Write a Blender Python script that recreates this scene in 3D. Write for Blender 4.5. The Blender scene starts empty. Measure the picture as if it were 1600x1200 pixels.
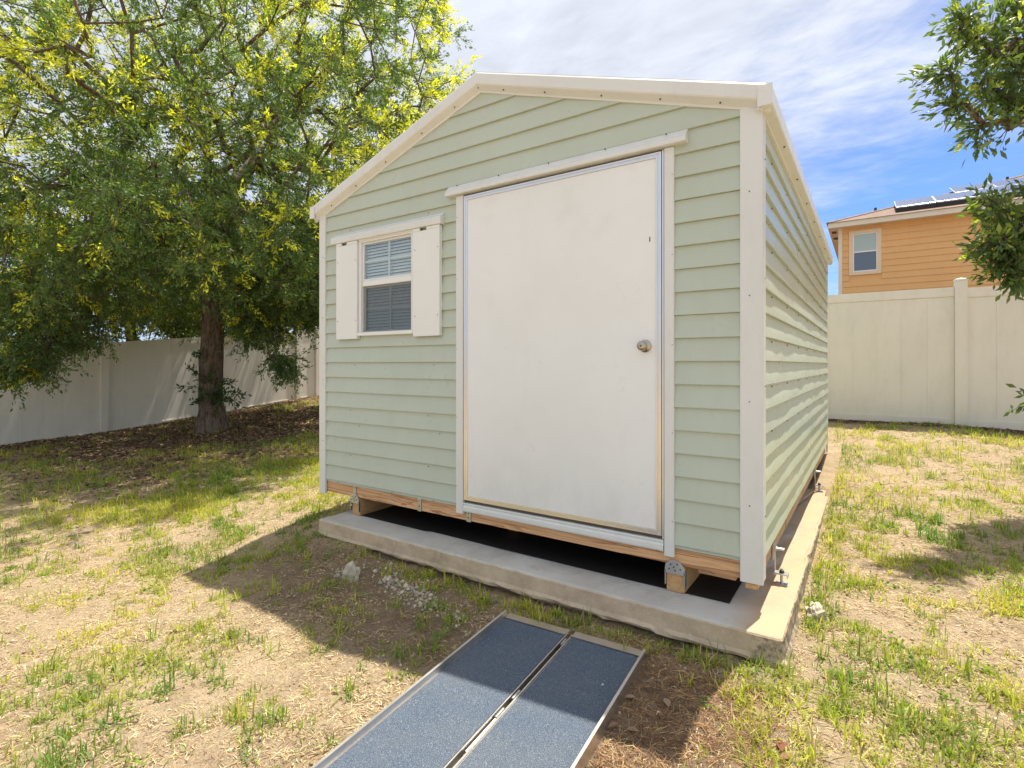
import bpy, bmesh, math, random
import numpy as np
from mathutils import Vector, Matrix, noise as mnoise

random.seed(7)
rng = np.random.default_rng(7)
C = bpy.context.scene
COL = C.collection

# ------------------------------------------------------------------ camera
cam_d = bpy.data.cameras.new('camera')
cam = bpy.data.objects.new('camera', cam_d)
COL.objects.link(cam)
CAM = np.array([0.4277, -2.6563, 1.0013]); YAW = -0.5954; FPX = 828.15
cam.location = CAM
cam.rotation_euler = (math.radians(90.06), 0, -YAW)
cam_d.sensor_width = 36
cam_d.lens = FPX / 1600 * 36
cam_d.shift_y = -31.2 / 1600
cam_d.clip_start = 0.05
cam_d.clip_end = 3000
C.camera = cam

# ------------------------------------------------------------------ sun and sky
SUN = Vector((0.066, 0.325, 1.0)).normalized()
sun_d = bpy.data.lights.new('sun', 'SUN')
sun_d.energy = 4.3
sun_d.angle = math.radians(0.6)
sun_d.color = (1.0, 0.93, 0.80)
sun = bpy.data.objects.new('sun', sun_d)
COL.objects.link(sun)
sun.location = (0, 0, 30)
sun.rotation_euler = SUN.to_track_quat('Z', 'Y').to_euler()

world = bpy.data.worlds.new('World')
C.world = world
world.use_nodes = True
wn, wl = world.node_tree.nodes, world.node_tree.links
wn.clear()
def wnode(t, **kw):
    n = wn.new(t)
    for k, v in kw.items(): setattr(n, k, v)
    return n
def wmath(op, a, b=None, clamp=False):
    n = wnode('ShaderNodeMath', operation=op, use_clamp=clamp)
    for i, s in enumerate((a, b)):
        if s is None: continue
        if hasattr(s, 'links'): wl.new(s, n.inputs[i])
        else: n.inputs[i].default_value = s
    return n.outputs[0]
sky = wnode('ShaderNodeTexSky', sky_type='NISHITA')
sky.sun_disc = False
sky.sun_elevation = math.asin(SUN.z)
sky.sun_rotation = math.atan2(SUN.x, SUN.y)
sky.altitude = 20; sky.air_density = 1.0; sky.dust_density = 0.6; sky.ozone_density = 2.0
tc = wnode('ShaderNodeTexCoord')
sep = wnode('ShaderNodeSeparateXYZ'); wl.new(tc.outputs['Generated'], sep.inputs[0])
zz = wmath('ADD', wmath('MAXIMUM', sep.outputs[2], 0.0), 0.12)
cmb = wnode('ShaderNodeCombineXYZ')
wl.new(wmath('DIVIDE', sep.outputs[0], zz), cmb.inputs[0])
wl.new(wmath('DIVIDE', sep.outputs[1], zz), cmb.inputs[1])
def wnoise(scale, detail, rough, off=(0, 0, 0), dist=0.0, sc=(1, 1, 1), rot=0):
    mp = wnode('ShaderNodeMapping'); wl.new(cmb.outputs[0], mp.inputs[0])
    mp.inputs['Location'].default_value = off; mp.inputs['Scale'].default_value = sc
    mp.inputs['Rotation'].default_value = (0, 0, rot)
    n = wnode('ShaderNodeTexNoise'); wl.new(mp.outputs[0], n.inputs['Vector'])
    n.inputs['Scale'].default_value = scale; n.inputs['Detail'].default_value = detail
    n.inputs['Roughness'].default_value = rough; n.inputs['Distortion'].default_value = dist
    return n.outputs['Fac']
big = wnoise(0.55, 3, 0.5, (3.1, 1.7, 0))
mid = wnoise(1.6, 9, 0.62, (0.4, 5.2, 0), 0.3, (1, 1.6, 1), 0.5)
fine = wnoise(7.5, 5, 0.6, (1.4, 0.2, 0), 0.4, (1, 1.9, 1), 0.8)
# thin cloud, added over the unseen sky for neutral fill; blue opening low north
dotn = wnode('ShaderNodeVectorMath', operation='DOT_PRODUCT')
wl.new(tc.outputs['Generated'], dotn.inputs[0]); dotn.inputs[1].default_value = (0.25, 0.93, 0.25)
hole = wmath('POWER', wmath('MAXIMUM', dotn.outputs['Value'], 0.0), 8.0)
bank = wmath('ADD', wmath('MULTIPLY', sep.outputs[2], 1.15), wmath('MULTIPLY', hole, -0.62))
bank = wmath('ADD', bank, 0.43)
cov = wmath('ADD', wmath('MULTIPLY', big, 0.65), wmath('MULTIPLY', mid, 1.05))
cov = wmath('ADD', cov, wmath('MULTIPLY', fine, 0.28))
cov = wmath('ADD', cov, wmath('MULTIPLY', bank, 0.95))
ramp = wnode('ShaderNodeMapRange', interpolation_type='SMOOTHSTEP')
wl.new(cov, ramp.inputs[0])
ramp.inputs[1].default_value = 1.10; ramp.inputs[2].default_value = 1.78
ramp.inputs[3].default_value = 0.04; ramp.inputs[4].default_value = 0.93
tone = wnode('ShaderNodeMapRange'); wl.new(wmath('ADD', mid, wmath('MULTIPLY', fine, 0.5)), tone.inputs[0])
tone.inputs[1].default_value = 0.5; tone.inputs[2].default_value = 1.0
tone.inputs[3].default_value = 0.80; tone.inputs[4].default_value = 1.12
ccol = wnode('ShaderNodeVectorMath', operation='SCALE')
ccol.inputs[0].default_value = (4.3, 4.5, 4.9)
wl.new(tone.outputs[0], ccol.inputs['Scale'])
mixc = wnode('ShaderNodeMix', data_type='RGBA')
wl.new(ramp.outputs[0], mixc.inputs['Factor'])
sks = wnode('ShaderNodeMix', data_type='RGBA', blend_type='MULTIPLY'); sks.inputs['Factor'].default_value = 1
wl.new(sky.outputs[0], sks.inputs['A']); sks.inputs['B'].default_value = (0.43, 0.60, 0.92, 1)
wl.new(sks.outputs['Result'], mixc.inputs['A']); wl.new(ccol.outputs[0], mixc.inputs['B'])
bg = wnode('ShaderNodeBackground'); bg.inputs['Strength'].default_value = 0.12
wl.new(mixc.outputs['Result'], bg.inputs['Color'])
wo = wnode('ShaderNodeOutputWorld'); wl.new(bg.outputs[0], wo.inputs['Surface'])

C.view_settings.view_transform = 'Standard'
C.view_settings.look = 'None'
C.view_settings.exposure = 0.78
C.view_settings.gamma = 1
C.view_settings.use_curve_mapping = False
C.render.engine = 'CYCLES'
C.cycles.max_bounces = 8
C.cycles.transparent_max_bounces = 12
C.cycles.use_denoising = True

# ------------------------------------------------------------------ material helpers
class NT:
    def __init__(s, name):
        s.m = bpy.data.materials.new(name); s.m.use_nodes = True
        s.n, s.l = s.m.node_tree.nodes, s.m.node_tree.links
        s.n.clear()
        s.out = s.n.new('ShaderNodeOutputMaterial')
        s.p = s.n.new('ShaderNodeBsdfPrincipled')
        s.l.new(s.p.outputs[0], s.out.inputs[0])
        s.tc = s.n.new('ShaderNodeTexCoord')
    def put(s, sock, v):
        if hasattr(v, 'links'): s.l.new(v, sock)
        elif isinstance(v, tuple) and len(v) == 3 and sock.type == 'RGBA': sock.default_value = (*v, 1)
        else: sock.default_value = v
    def noise(s, scale, detail=4, rough=0.55, sc=(1, 1, 1), off=(0, 0, 0), dist=0.0, coord='Object'):
        mp = s.n.new('ShaderNodeMapping'); s.l.new(s.tc.outputs[coord], mp.inputs[0])
        mp.inputs['Scale'].default_value = sc; mp.inputs['Location'].default_value = off
        n = s.n.new('ShaderNodeTexNoise'); s.l.new(mp.outputs[0], n.inputs['Vector'])
        n.inputs['Scale'].default_value = scale; n.inputs['Detail'].default_value = detail
        n.inputs['Roughness'].default_value = rough; n.inputs['Distortion'].default_value = dist
        return n.outputs['Fac']
    def rng(s, v, a, b, c=0.0, d=1.0, smooth=False):
        n = s.n.new('ShaderNodeMapRange')
        if smooth: n.interpolation_type = 'SMOOTHSTEP'
        s.l.new(v, n.inputs[0])
        for i, x in enumerate((a, b, c, d)): n.inputs[i + 1].default_value = x
        return n.outputs[0]
    def mix(s, f, a, b, blend='MIX'):
        n = s.n.new('ShaderNodeMix'); n.data_type = 'RGBA'; n.blend_type = blend
        s.put(n.inputs['Factor'], f); s.put(n.inputs['A'], a); s.put(n.inputs['B'], b)
        return n.outputs['Result']
    def math(s, op, a, b=0.0):
        n = s.n.new('ShaderNodeMath'); n.operation = op
        s.put(n.inputs[0], a); s.put(n.inputs[1], b); return n.outputs[0]
    def bump(s, h, strength=0.3, dist=0.01):
        n = s.n.new('ShaderNodeBump'); s.l.new(h, n.inputs['Height'])
        n.inputs['Strength'].default_value = strength; n.inputs['Distance'].default_value = dist
        s.l.new(n.outputs[0], s.p.inputs['Normal'])
    def attr(s, name):
        n = s.n.new('ShaderNodeAttribute'); n.attribute_name = name; return n
    def set(s, col=None, rough=0.5, metal=0.0, spec=None):
        if col is not None: s.put(s.p.inputs['Base Color'], col)
        s.put(s.p.inputs['Roughness'], rough); s.put(s.p.inputs['Metallic'], metal)
        if spec is not None: s.put(s.p.inputs['Specular IOR Level'], spec)
        return s.m

def painted(name, col, rough=0.4, var=0.06, dirt=(0.4, 0.33, 0.22), dirt_amt=0.13, bump=0.05, spec=0.5):
    t = NT(name)
    c2 = tuple(c * (1 - var) for c in col)
    base = t.mix(t.rng(t.noise(1.7, 4), 0.35, 0.65), col, c2)
    d = t.rng(t.noise(9, 8, 0.7, sc=(1, 1, 0.25)), 0.48, 0.78, 0, dirt_amt * 1.3)
    base = t.mix(d, base, dirt)
    t.bump(t.noise(3.5, 3, 0.5), bump, 0.02)
    return t.set(base, t.rng(t.noise(6, 5), 0.3, 0.7, rough - 0.06, rough + 0.08), 0, spec)

M = {}
M['siding'] = painted('sage_siding_paint', (0.49, 0.555, 0.46), 0.32, 0.05, bump=0.10)
M['trim'] = painted('almond_trim_paint', (0.715, 0.735, 0.715), 0.38, 0.04)
M['white'] = painted('white_vinyl', (0.81, 0.825, 0.81), 0.35, 0.03, dirt_amt=0.05)
M['shutter'] = painted('white_shutter_paint', (0.79, 0.815, 0.79), 0.42, 0.03, dirt_amt=0.06)
M['fence'] = painted('cream_vinyl_fence', (0.83, 0.80, 0.72), 0.42, 0.05, dirt=(0.36, 0.32, 0.2), dirt_amt=0.12)
M['gap_shade'] = NT('gap_shade_black').set((0.03, 0.03, 0.028), 0.8)  # near-black standing for the shade in the gap below the solar panels
def door_mat():
    t = NT('door_skin_paint')
    base = t.mix(t.rng(t.noise(1.3, 5, 0.6), 0.3, 0.7), (0.82, 0.85, 0.85), (0.765, 0.79, 0.77))
    streak = t.rng(t.noise(5, 9, 0.75, sc=(1, 1, 0.18)), 0.55, 0.8, 0, 0.10)
    base = t.mix(streak, base, (0.45, 0.40, 0.28))
    spots = t.rng(t.noise(55, 3, 0.6), 0.72, 0.78, 0, 0.25)
    base = t.mix(spots, base, (0.42, 0.36, 0.25))
    g = t.n.new('ShaderNodeSeparateXYZ'); t.l.new(t.tc.outputs['Object'], g.inputs[0])
    low = t.math('MULTIPLY', t.rng(g.outputs[2], 0.16, 0.55, 1, 0, True), t.rng(t.noise(7, 8, 0.75, sc=(1, 1, .5)), 0.42, 0.75, 0.02, 0.28))
    base = t.mix(low, base, (0.46, 0.38, 0.26))
    smudge = t.rng(t.noise(2.6, 7, 0.7, off=(5, 2, 8)), 0.56, 0.74, 0, 0.16)
    base = t.mix(smudge, base, (0.52, 0.50, 0.44))
    t.bump(t.noise(2.2, 4, 0.5), 0.16, 0.03)
    return t.set(base, t.rng(t.noise(4, 5), 0.3, 0.7, 0.26, 0.48))
M['door'] = door_mat()
def metal(name, col, rough=0.25, var=0.2):
    t = NT(name)
    base = t.mix(t.rng(t.noise(9, 4, 0.55), 0.35, 0.7), col, tuple(c * (1 - var) for c in col))
    return t.set(base, t.rng(t.noise(7, 3, 0.5), 0.3, 0.7, rough * 0.9, rough * 1.15), 1.0)
M['alu'] = metal('mill_aluminium', (0.74, 0.73, 0.71), 0.30, 0.04)
M['galv'] = metal('galvanised_steel', (0.62, 0.64, 0.65), 0.42, 0.3)
M['ramp_alu'] = metal('ramp_aluminium', (0.80, 0.77, 0.73), 0.38, 0.15)
M['knob'] = metal('knob_satin_nickel', (0.50, 0.44, 0.36), 0.2, 0.1)
M['dark_metal'] = metal('dark_fixing', (0.10, 0.09, 0.08), 0.5, 0.2)

def wood(name, a, b, c, along=0):
    t = NT(name)
    sc = [22, 22, 22]; sc[along] = 1.1
    n = t.noise(1.0, 4, 0.55, sc=tuple(s_ * 0.55 for s_ in sc), dist=1.0)
    n2 = t.noise(1.0, 6, 0.6, sc=tuple(s_ * 3.5 for s_ in sc))
    sepn = t.math('FRACT', t.math('MULTIPLY', n, 7.0))
    ring = t.rng(t.math('POWER', sepn, 2.2), 0.0, 1.0, 0, 1)
    base = t.mix(ring, a, b)
    base = t.mix(t.rng(n2, 0.5, 0.72, 0, 0.45), base, c)
    base = t.mix(t.rng(t.noise(2.0, 3), 0.35, 0.7, 0, 0.35), base, c)
    # knots
    mp = t.n.new('ShaderNodeMapping'); t.l.new(t.tc.outputs['Object'], mp.inputs[0])
    ks = [1.0, 1.0, 1.0]; ks[along] = 0.55
    mp.inputs['Scale'].default_value = tuple(x * 3.4 for x in ks); mp.inputs['Location'].default_value = (0.35, 0.1, 0.62)
    v = t.n.new('ShaderNodeTexVoronoi'); t.l.new(mp.outputs[0], v.inputs['Vector']); v.inputs['Scale'].default_value = 1.0
    k = t.rng(v.outputs['Distance'], 0.035, 0.075, 0.85, 0, True)
    base = t.mix(k, base, (0.10, 0.045, 0.02))
    t.bump(n2, 0.25, 0.003)
    return t.set(base, 0.62)
M['wood'] = wood('pine_board_front', (0.74, 0.46, 0.24), (0.24, 0.10, 0.04), (0.50, 0.28, 0.14), 0)
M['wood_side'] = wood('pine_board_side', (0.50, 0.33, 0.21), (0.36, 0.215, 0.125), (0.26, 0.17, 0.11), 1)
M['wood_beam'] = wood('treated_pine_beam', (0.60, 0.38, 0.17), (0.45, 0.26, 0.11), (0.35, 0.2, 0.1), 1)

def concrete():
    t = NT('weathered_concrete')
    base = t.mix(t.rng(t.noise(2.2, 6, 0.6), 0.35, 0.65), (0.62, 0.605, 0.56), (0.50, 0.48, 0.43))
    g = t.n.new('ShaderNodeSeparateXYZ'); t.l.new(t.tc.outputs['Object'], g.inputs[0])
    # rust-coloured run-off stain along the right-hand edge strip
    sx = t.math('ADD', g.outputs[0], t.rng(t.noise(3.0, 5, 0.6), 0.0, 1.0, -0.10, 0.10))
    st = t.rng(sx, 1.28, 1.44, 0, 0.85, True)
    base = t.mix(st, base, (0.50, 0.32, 0.17))
    base = t.mix(t.rng(t.noise(3.4, 8, 0.75, off=(2, 7, 1)), 0.50, 0.66, 0, 0.45), base, (0.30, 0.27, 0.22))
    gn = t.n.new('ShaderNodeNewGeometry')
    sn = t.n.new('ShaderNodeSeparateXYZ'); t.l.new(gn.outputs['Normal'], sn.inputs[0])
    side = t.math('MAXIMUM', t.rng(sn.outputs[2], 0.4, 0.8, 1, 0, True), t.rng(g.outputs[2], -0.05, -0.03, 1, 0))
    face = t.mix(t.rng(t.noise(7, 8, 0.7), 0.35, 0.7), (0.60, 0.48, 0.34), (0.40, 0.31, 0.21))
    face = t.mix(t.rng(t.noise(38, 4, 0.6), 0.62, 0.72, 0, 0.6), face, (0.62, 0.57, 0.47))
    face = t.mix(t.math('MULTIPLY', t.rng(g.outputs[0], 1.40, 1.46, 0, 1, True), t.rng(t.noise(26, 6, 0.7), 0.42, 0.56, 0.1, 0.85)), face, (0.10, 0.085, 0.06))
    base = t.mix(side, base, face)
    sp = t.rng(t.noise(45, 6, 0.7), 0.6, 0.72, 0, 0.25)
    base = t.mix(sp, base, (0.16, 0.14, 0.11))
    t.bump(t.math('ADD', t.noise(28, 8, 0.7), t.noise(120, 3)), 0.35, 0.006)
    return t.set(base, 0.85)
M['concrete'] = concrete()

def soil():
    t = NT('sandy_soil')
    a = t.attr('mulch')
    big = t.rng(t.noise(0.9, 6, 0.6), 0.35, 0.65)
    base = t.mix(big, (0.66, 0.50, 0.32), (0.55, 0.41, 0.26))
    base = t.mix(t.rng(t.noise(5.5, 8, 0.7), 0.48, 0.72, 0, 0.75), base, (0.30, 0.21, 0.12))
    base = t.mix(t.rng(t.noise(2.3, 7, 0.65, off=(4, 3, 1)), 0.5, 0.72, 0, 0.45), base, (0.46, 0.40, 0.17))
    base = t.mix(t.rng(t.noise(60, 5, 0.7), 0.45, 0.75, 0, 0.5), base, (0.60, 0.50, 0.36))
    base = t.mix(t.rng(t.noise(70, 5, 0.75, off=(7, 1, 0)), 0.52, 0.66, 0, 0.75), base, (0.17, 0.115, 0.07))
    mul = t.mix(t.rng(t.noise(16, 7, 0.7), 0.35, 0.68), (0.12, 0.07, 0.048), (0.25, 0.165, 0.11))
    base = t.mix(a.outputs['Fac'], base, mul)
    h = t.math('ADD', t.math('MULTIPLY', t.noise(14, 7, 0.7), 1.6), t.noise(90, 5, 0.7))
    t.bump(h, 0.9, 0.03)
    return t.set(base, 0.95, 0, 0.2)
M['soil'] = soil()

def leafy(name, gloss=0.45, trans=0.45):
    t = NT(name)
    a = t.attr('tint')
    base = t.mix(t.rng(t.noise(3.0, 3), 0.3, 0.7, 0, 0.25), a.outputs['Color'], t.mix(0.5, a.outputs['Color'], (0.02, 0.03, 0.01)))
    t.set(base, gloss, 0, 0.5)
    tr = t.n.new('ShaderNodeBsdfTranslucent')
    warm = t.mix(1.0, a.outputs['Color'], (1.7, 1.75, 0.55), 'MULTIPLY')
    t.l.new(warm, tr.inputs['Color'])
    mx = t.n.new('ShaderNodeMixShader'); mx.inputs[0].default_value = trans
    t.l.new(t.p.outputs[0], mx.inputs[1]); t.l.new(tr.outputs[0], mx.inputs[2])
    t.l.new(mx.outputs[0], t.out.inputs[0])
    return t.m
M['leaf'] = leafy('oak_leaf', 0.42, 0.46)
M['grass'] = leafy('grass_blade', 0.55, 0.40)
def litterm():
    t = NT('dry_litter'); a = t.attr('tint'); return t.set(a.outputs['Color'], 0.85, 0, 0.2)
M['litter'] = litterm()
def bark():
    t = NT('oak_bark')
    n = t.noise(1.0, 8, 0.7, sc=(26, 26, 5), dist=0.6)
    base = t.mix(t.rng(n, 0.35, 0.65), (0.045, 0.03, 0.024), (0.27, 0.20, 0.15))
    base = t.mix(t.rng(t.noise(4, 5), 0.52, 0.7, 0, 0.5), base, (0.26, 0.25, 0.22))
    t.bump(n, 0.9, 0.03)
    return t.set(base, 0.9, 0, 0.2)
M['bark'] = bark()
def grit():
    t = NT('ramp_grit_tread')
    sp = t.noise(560, 2, 0.5)
    sp2 = t.noise(300, 3, 0.6, off=(3, 1, 2))
    base = t.mix(t.rng(sp, 0.44, 0.62), (0.045, 0.068, 0.108), (0.17, 0.205, 0.255))
    base = t.mix(t.rng(sp2, 0.56, 0.66, 0, 0.5), base, (0.50, 0.53, 0.57))
    base = t.mix(t.rng(t.noise(3.0, 5, 0.6), 0.4, 0.7, 0, 0.14), base, (0.30, 0.27, 0.22))
    t.bump(t.math('ADD', sp, sp2), 0.8, 0.003)
    return t.set(base, 0.85, 0, 0.08)
M['grit'] = grit()
M['rock'] = painted('limestone', (0.58, 0.53, 0.42), 0.9, 0.3, dirt=(0.25, 0.18, 0.1), dirt_amt=0.5, bump=0.9)
def glass(name, tint=(0.9, 0.95, 0.95), rough=0.02, refl=1.0):
    t = NT(name)
    tr = t.n.new('ShaderNodeBsdfTransparent'); tr.inputs[0].default_value = (*tint, 1)
    gl = t.n.new('ShaderNodeBsdfGlossy'); gl.inputs['Roughness'].default_value = rough
    fr = t.n.new('ShaderNodeLayerWeight'); fr.inputs['Blend'].default_value = 0.5
    mx = t.n.new('ShaderNodeMixShader')
    t.l.new(t.math('ADD', t.math('MULTIPLY', t.math('POWER', fr.outputs['Facing'], 4.0), 0.9), 0.11 * refl), mx.inputs[0])
    t.l.new(tr.outputs[0], mx.inputs[1]); t.l.new(gl.outputs[0], mx.inputs[2])
    t.l.new(mx.outputs[0], t.out.inputs[0]); return t.m
M['glass'] = glass('window_glass')
def screen():
    t = NT('insect_screen')
    t.set((0.10, 0.11, 0.12), 0.7)
    tr = t.n.new('ShaderNodeBsdfTransparent')
    mx = t.n.new('ShaderNodeMixShader'); mx.inputs[0].default_value = 0.28
    t.l.new(tr.outputs[0], mx.inputs[1]); t.l.new(t.p.outputs[0], mx.inputs[2])
    t.l.new(mx.outputs[0], t.out.inputs[0]); return t.m
M['screen'] = screen()
M['blind'] = NT('blind_slat_vinyl').set((0.88, 0.90, 0.90), 0.45)
M['interior'] = NT('shed_interior').set((0.16, 0.12, 0.09), 0.9)
M['under'] = NT('shed_floor_underside').set((0.12, 0.09, 0.07), 0.9)
M['roofmetal'] = painted('roof_panel_paint', (0.68, 0.66, 0.60), 0.35, 0.05)
M['house'] = painted('apricot_house_paint', (0.80, 0.475, 0.19), 0.6, 0.05, dirt=(0.45, 0.25, 0.1), dirt_amt=0.08)
M['house_trim'] = painted('cream_house_trim', (0.80, 0.64, 0.44), 0.5, 0.03)
M['fascia'] = painted('cream_house_fascia', (0.78, 0.72, 0.58), 0.5, 0.03)
def shingle():
    t = NT('brown_shingles')
    base = t.mix(t.rng(t.noise(3, 6, 0.7, sc=(1, 3, 1)), 0.35, 0.65), (0.30, 0.20, 0.15), (0.17, 0.115, 0.09))
    base = t.mix(t.rng(t.noise(30, 4, 0.7), 0.5, 0.7, 0, 0.5), base, (0.36, 0.27, 0.21))
    t.bump(t.noise(20, 4), 0.5, 0.02); return t.set(base, 0.9)
M['shingle'] = shingle()
def solar():
    t = NT('solar_cells')
    mp = t.n.new('ShaderNodeMapping'); t.l.new(t.tc.outputs['Object'], mp.inputs[0])
    br = t.n.new('ShaderNodeTexBrick'); t.l.new(mp.outputs[0], br.inputs['Vector'])
    br.inputs['Color1'].default_value = (0.03, 0.04, 0.09, 1); br.inputs['Color2'].default_value = (0.035, 0.045, 0.10, 1)
    br.inputs['Mortar'].default_value = (0.25, 0.27, 0.32, 1); br.inputs['Scale'].default_value = 6.2
    br.inputs['Mortar Size'].default_value = 0.012; br.offset = 0
    return t.set(br.outputs['Color'], 0.16, 0, 0.9)
M['solar'] = solar()
M['solar_frame'] = metal('solar_frame', (0.34, 0.35, 0.37), 0.4, 0.1)
M['house_glass_up'] = NT('house_window_shade').set((0.40, 0.52, 0.49), 0.18, 0, 0.8)
M['house_glass_low'] = NT('house_window_dark').set((0.10, 0.15, 0.20), 0.12, 0, 0.8)

# ------------------------------------------------------------------ object helpers
def tag(o, label=None, cat=None, group=None, kind=None):
    if label: o['label'] = label
    if cat: o['category'] = cat
    if group: o['group'] = group
    if kind: o['kind'] = kind
    return o
WLOC = {}
def thing(name, label, cat, loc=(0, 0, 0), group=None):
    o = bpy.data.objects.new(name, None); COL.objects.link(o)
    o.empty_display_size = 0.2
    o.location = loc; WLOC[o] = Vector(loc)
    return tag(o, label, cat, group)
def link(name, me, mat, parent=None, smooth=False):
    o = bpy.data.objects.new(name, me); COL.objects.link(o)
    if mat is not None and not me.materials: me.materials.append(mat)
    if parent is not None: o.parent = parent
    if smooth:
        me.polygons.foreach_set('use_smooth', [True] * len(me.polygons))
    return o
def wl_of(p): return WLOC.get(p, Vector((0, 0, 0)))
def from_py(name, verts, faces, mat, parent=None, smooth=False, root=None):
    """verts in world coordinates; root is the top thing whose location is subtracted"""
    r = root
    if r is None:
        r = parent
        while r is not None and r.parent is not None: r = r.parent
    off = wl_of(r)
    me = bpy.data.meshes.new(name)
    me.from_pydata([(v[0] - off.x, v[1] - off.y, v[2] - off.z) for v in verts], [], faces)
    me.update()
    return link(name, me, mat, parent, smooth)
class MB:
    def __init__(s): s.v = []; s.f = []
    def box(s, x0, x1, y0, y1, z0, z1):
        b = len(s.v)
        s.v += [(x0, y0, z0), (x1, y0, z0), (x1, y1, z0), (x0, y1, z0), (x0, y0, z1), (x1, y0, z1), (x1, y1, z1), (x0, y1, z1)]
        s.f += [tuple(b + i for i in q) for q in ((0, 3, 2, 1), (4, 5, 6, 7), (0, 1, 5, 4), (1, 2, 6, 5), (2, 3, 7, 6), (3, 0, 4, 7))]
        return s
    def prism(s, pts3a, pts3b):
        """closed prism between two matching loops"""
        b = len(s.v); n = len(pts3a)
        s.v += list(pts3a) + list(pts3b)
        for i in range(n):
            j = (i + 1) % n
            s.f.append((b + i, b + j, b + n + j, b + n + i))
        s.f.append(tuple(b + i for i in reversed(range(n))))
        s.f.append(tuple(b + n + i for i in range(n)))
        return s
    def cyl(s, p0, p1, r0, r1=None, n=10, cap=True):
        r1 = r0 if r1 is None else r1
        p0, p1 = Vector(p0), Vector(p1); d = (p1 - p0).normalized()
        a = d.orthogonal().normalized(); c = d.cross(a)
        A = [tuple(p0 + (a * math.cos(t) + c * math.sin(t)) * r0) for t in [2 * math.pi * i / n for i in range(n)]]
        B = [tuple(p1 + (a * math.cos(t) + c * math.sin(t)) * r1) for t in [2 * math.pi * i / n for i in range(n)]]
        return s.prism(A, B)
    def build(s, name, mat, parent=None, bevel=0.0, smooth=False):
        o = from_py(name, s.v, s.f, mat, parent, smooth)
        bm = bmesh.new(); bm.from_mesh(o.data)
        bmesh.ops.recalc_face_normals(bm, faces=bm.faces)
        if bevel > 0:
            bmesh.ops.bevel(bm, geom=[e for e in bm.edges if len(e.link_faces) == 2 and e.calc_face_angle(0) > 0.6], offset=bevel, segments=2, affect='EDGES', clamp_overlap=True)
        bm.to_mesh(o.data); bm.free()
        if bevel > 0 or smooth:
            o.data.polygons.foreach_set('use_smooth', [True] * len(o.data.polygons))
            o.data.set_sharp_from_angle(angle=math.radians(35))
        return o
def B(name, x0, x1, y0, y1, z0, z1, mat, parent, bevel=0.0):
    return MB().box(x0, x1, y0, y1, z0, z1).build(name, mat, parent, bevel)
def fast_mesh(name, verts, quads_or_tris, tint=None, mat=None, parent=None, kind=None, root=None):
    v = np.asarray(verts, dtype=np.float32); f = np.asarray(quads_or_tris, dtype=np.int32)
    if root is not None or parent is not None:
        r = root or parent
        v = v - np.array(wl_of(r), dtype=np.float32)
    me = bpy.data.meshes.new(name)
    me.vertices.add(len(v)); me.vertices.foreach_set('co', v.ravel())
    n, k = f.shape
    me.loops.add(n * k); me.loops.foreach_set('vertex_index', f.ravel())
    me.polygons.add(n)
    me.polygons.foreach_set('loop_start', np.arange(0, n * k, k, dtype=np.int32))
    me.polygons.foreach_set('loop_total', np.full(n, k, dtype=np.int32))
    me.update(calc_edges=True)
    if tint is not None:
        at = me.attributes.new('tint', 'FLOAT_COLOR', 'POINT')
        c = np.ones((len(v), 4), dtype=np.float32); c[:, :3] = tint
        at.data.foreach_set('color', c.ravel())
    o = link(name, me, mat, parent)
    if kind: o['kind'] = kind
    return o

# ------------------------------------------------------------------ terrain
CP = np.array([(-.9,-.25,-.285),(.14,-.25,-.265),(-2.3,-.25,-.27),(-3.0,-.25,-.235),(-3.3,-.8,-.41),(-2.9,-1.3,-.41),(-.16,-.8,-.32),(-1.6,-1.0,-.33),
 (.3,1,-.22),(.3,2.9,-.125),(.3,4.6,-.02),(-3.3,2,-.22),(-3.3,4.5,-.03),(-12.12,-.02,-.404),(-12.12,1.49,-.33),(-12.12,5.88,.119),
 (-9.44,2.26,-.2),(-.1,6.5,.2),(1.35,6.5,.2),(2.0,6.5,.165),(-5.3,6.5,.2),(4,6.5,.12),(3,2,-.15),(3,-1,-.3),(0,-2.5,-.38),(-3,-2.5,-.4),
 (-8,-1,-.42),(-12,-6,-.6),(4,-6,-.5),(-4,-6,-.5),(-16,2.,-.3),(-16,8,.3),(0,12,.35),(10,8,.2),(10,-2,-.3),(-7,1.5,-.27),(-6,4.5,.0)])
def _phi(r2): return np.where(r2 > 0, 0.5 * r2 * np.log(r2 + 1e-12), 0)
_P = CP[:, :2]
_K = _phi(((_P[:, None] - _P[None]) ** 2).sum(-1)) + np.eye(len(_P)) * 0.05
_A = np.block([[_K, np.c_[np.ones(len(_P)), _P]], [np.r_[[np.ones(len(_P))], _P.T], np.zeros((3, 3))]])
_W = np.linalg.solve(_A, np.r_[CP[:, 2], np.zeros(3)])
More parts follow.
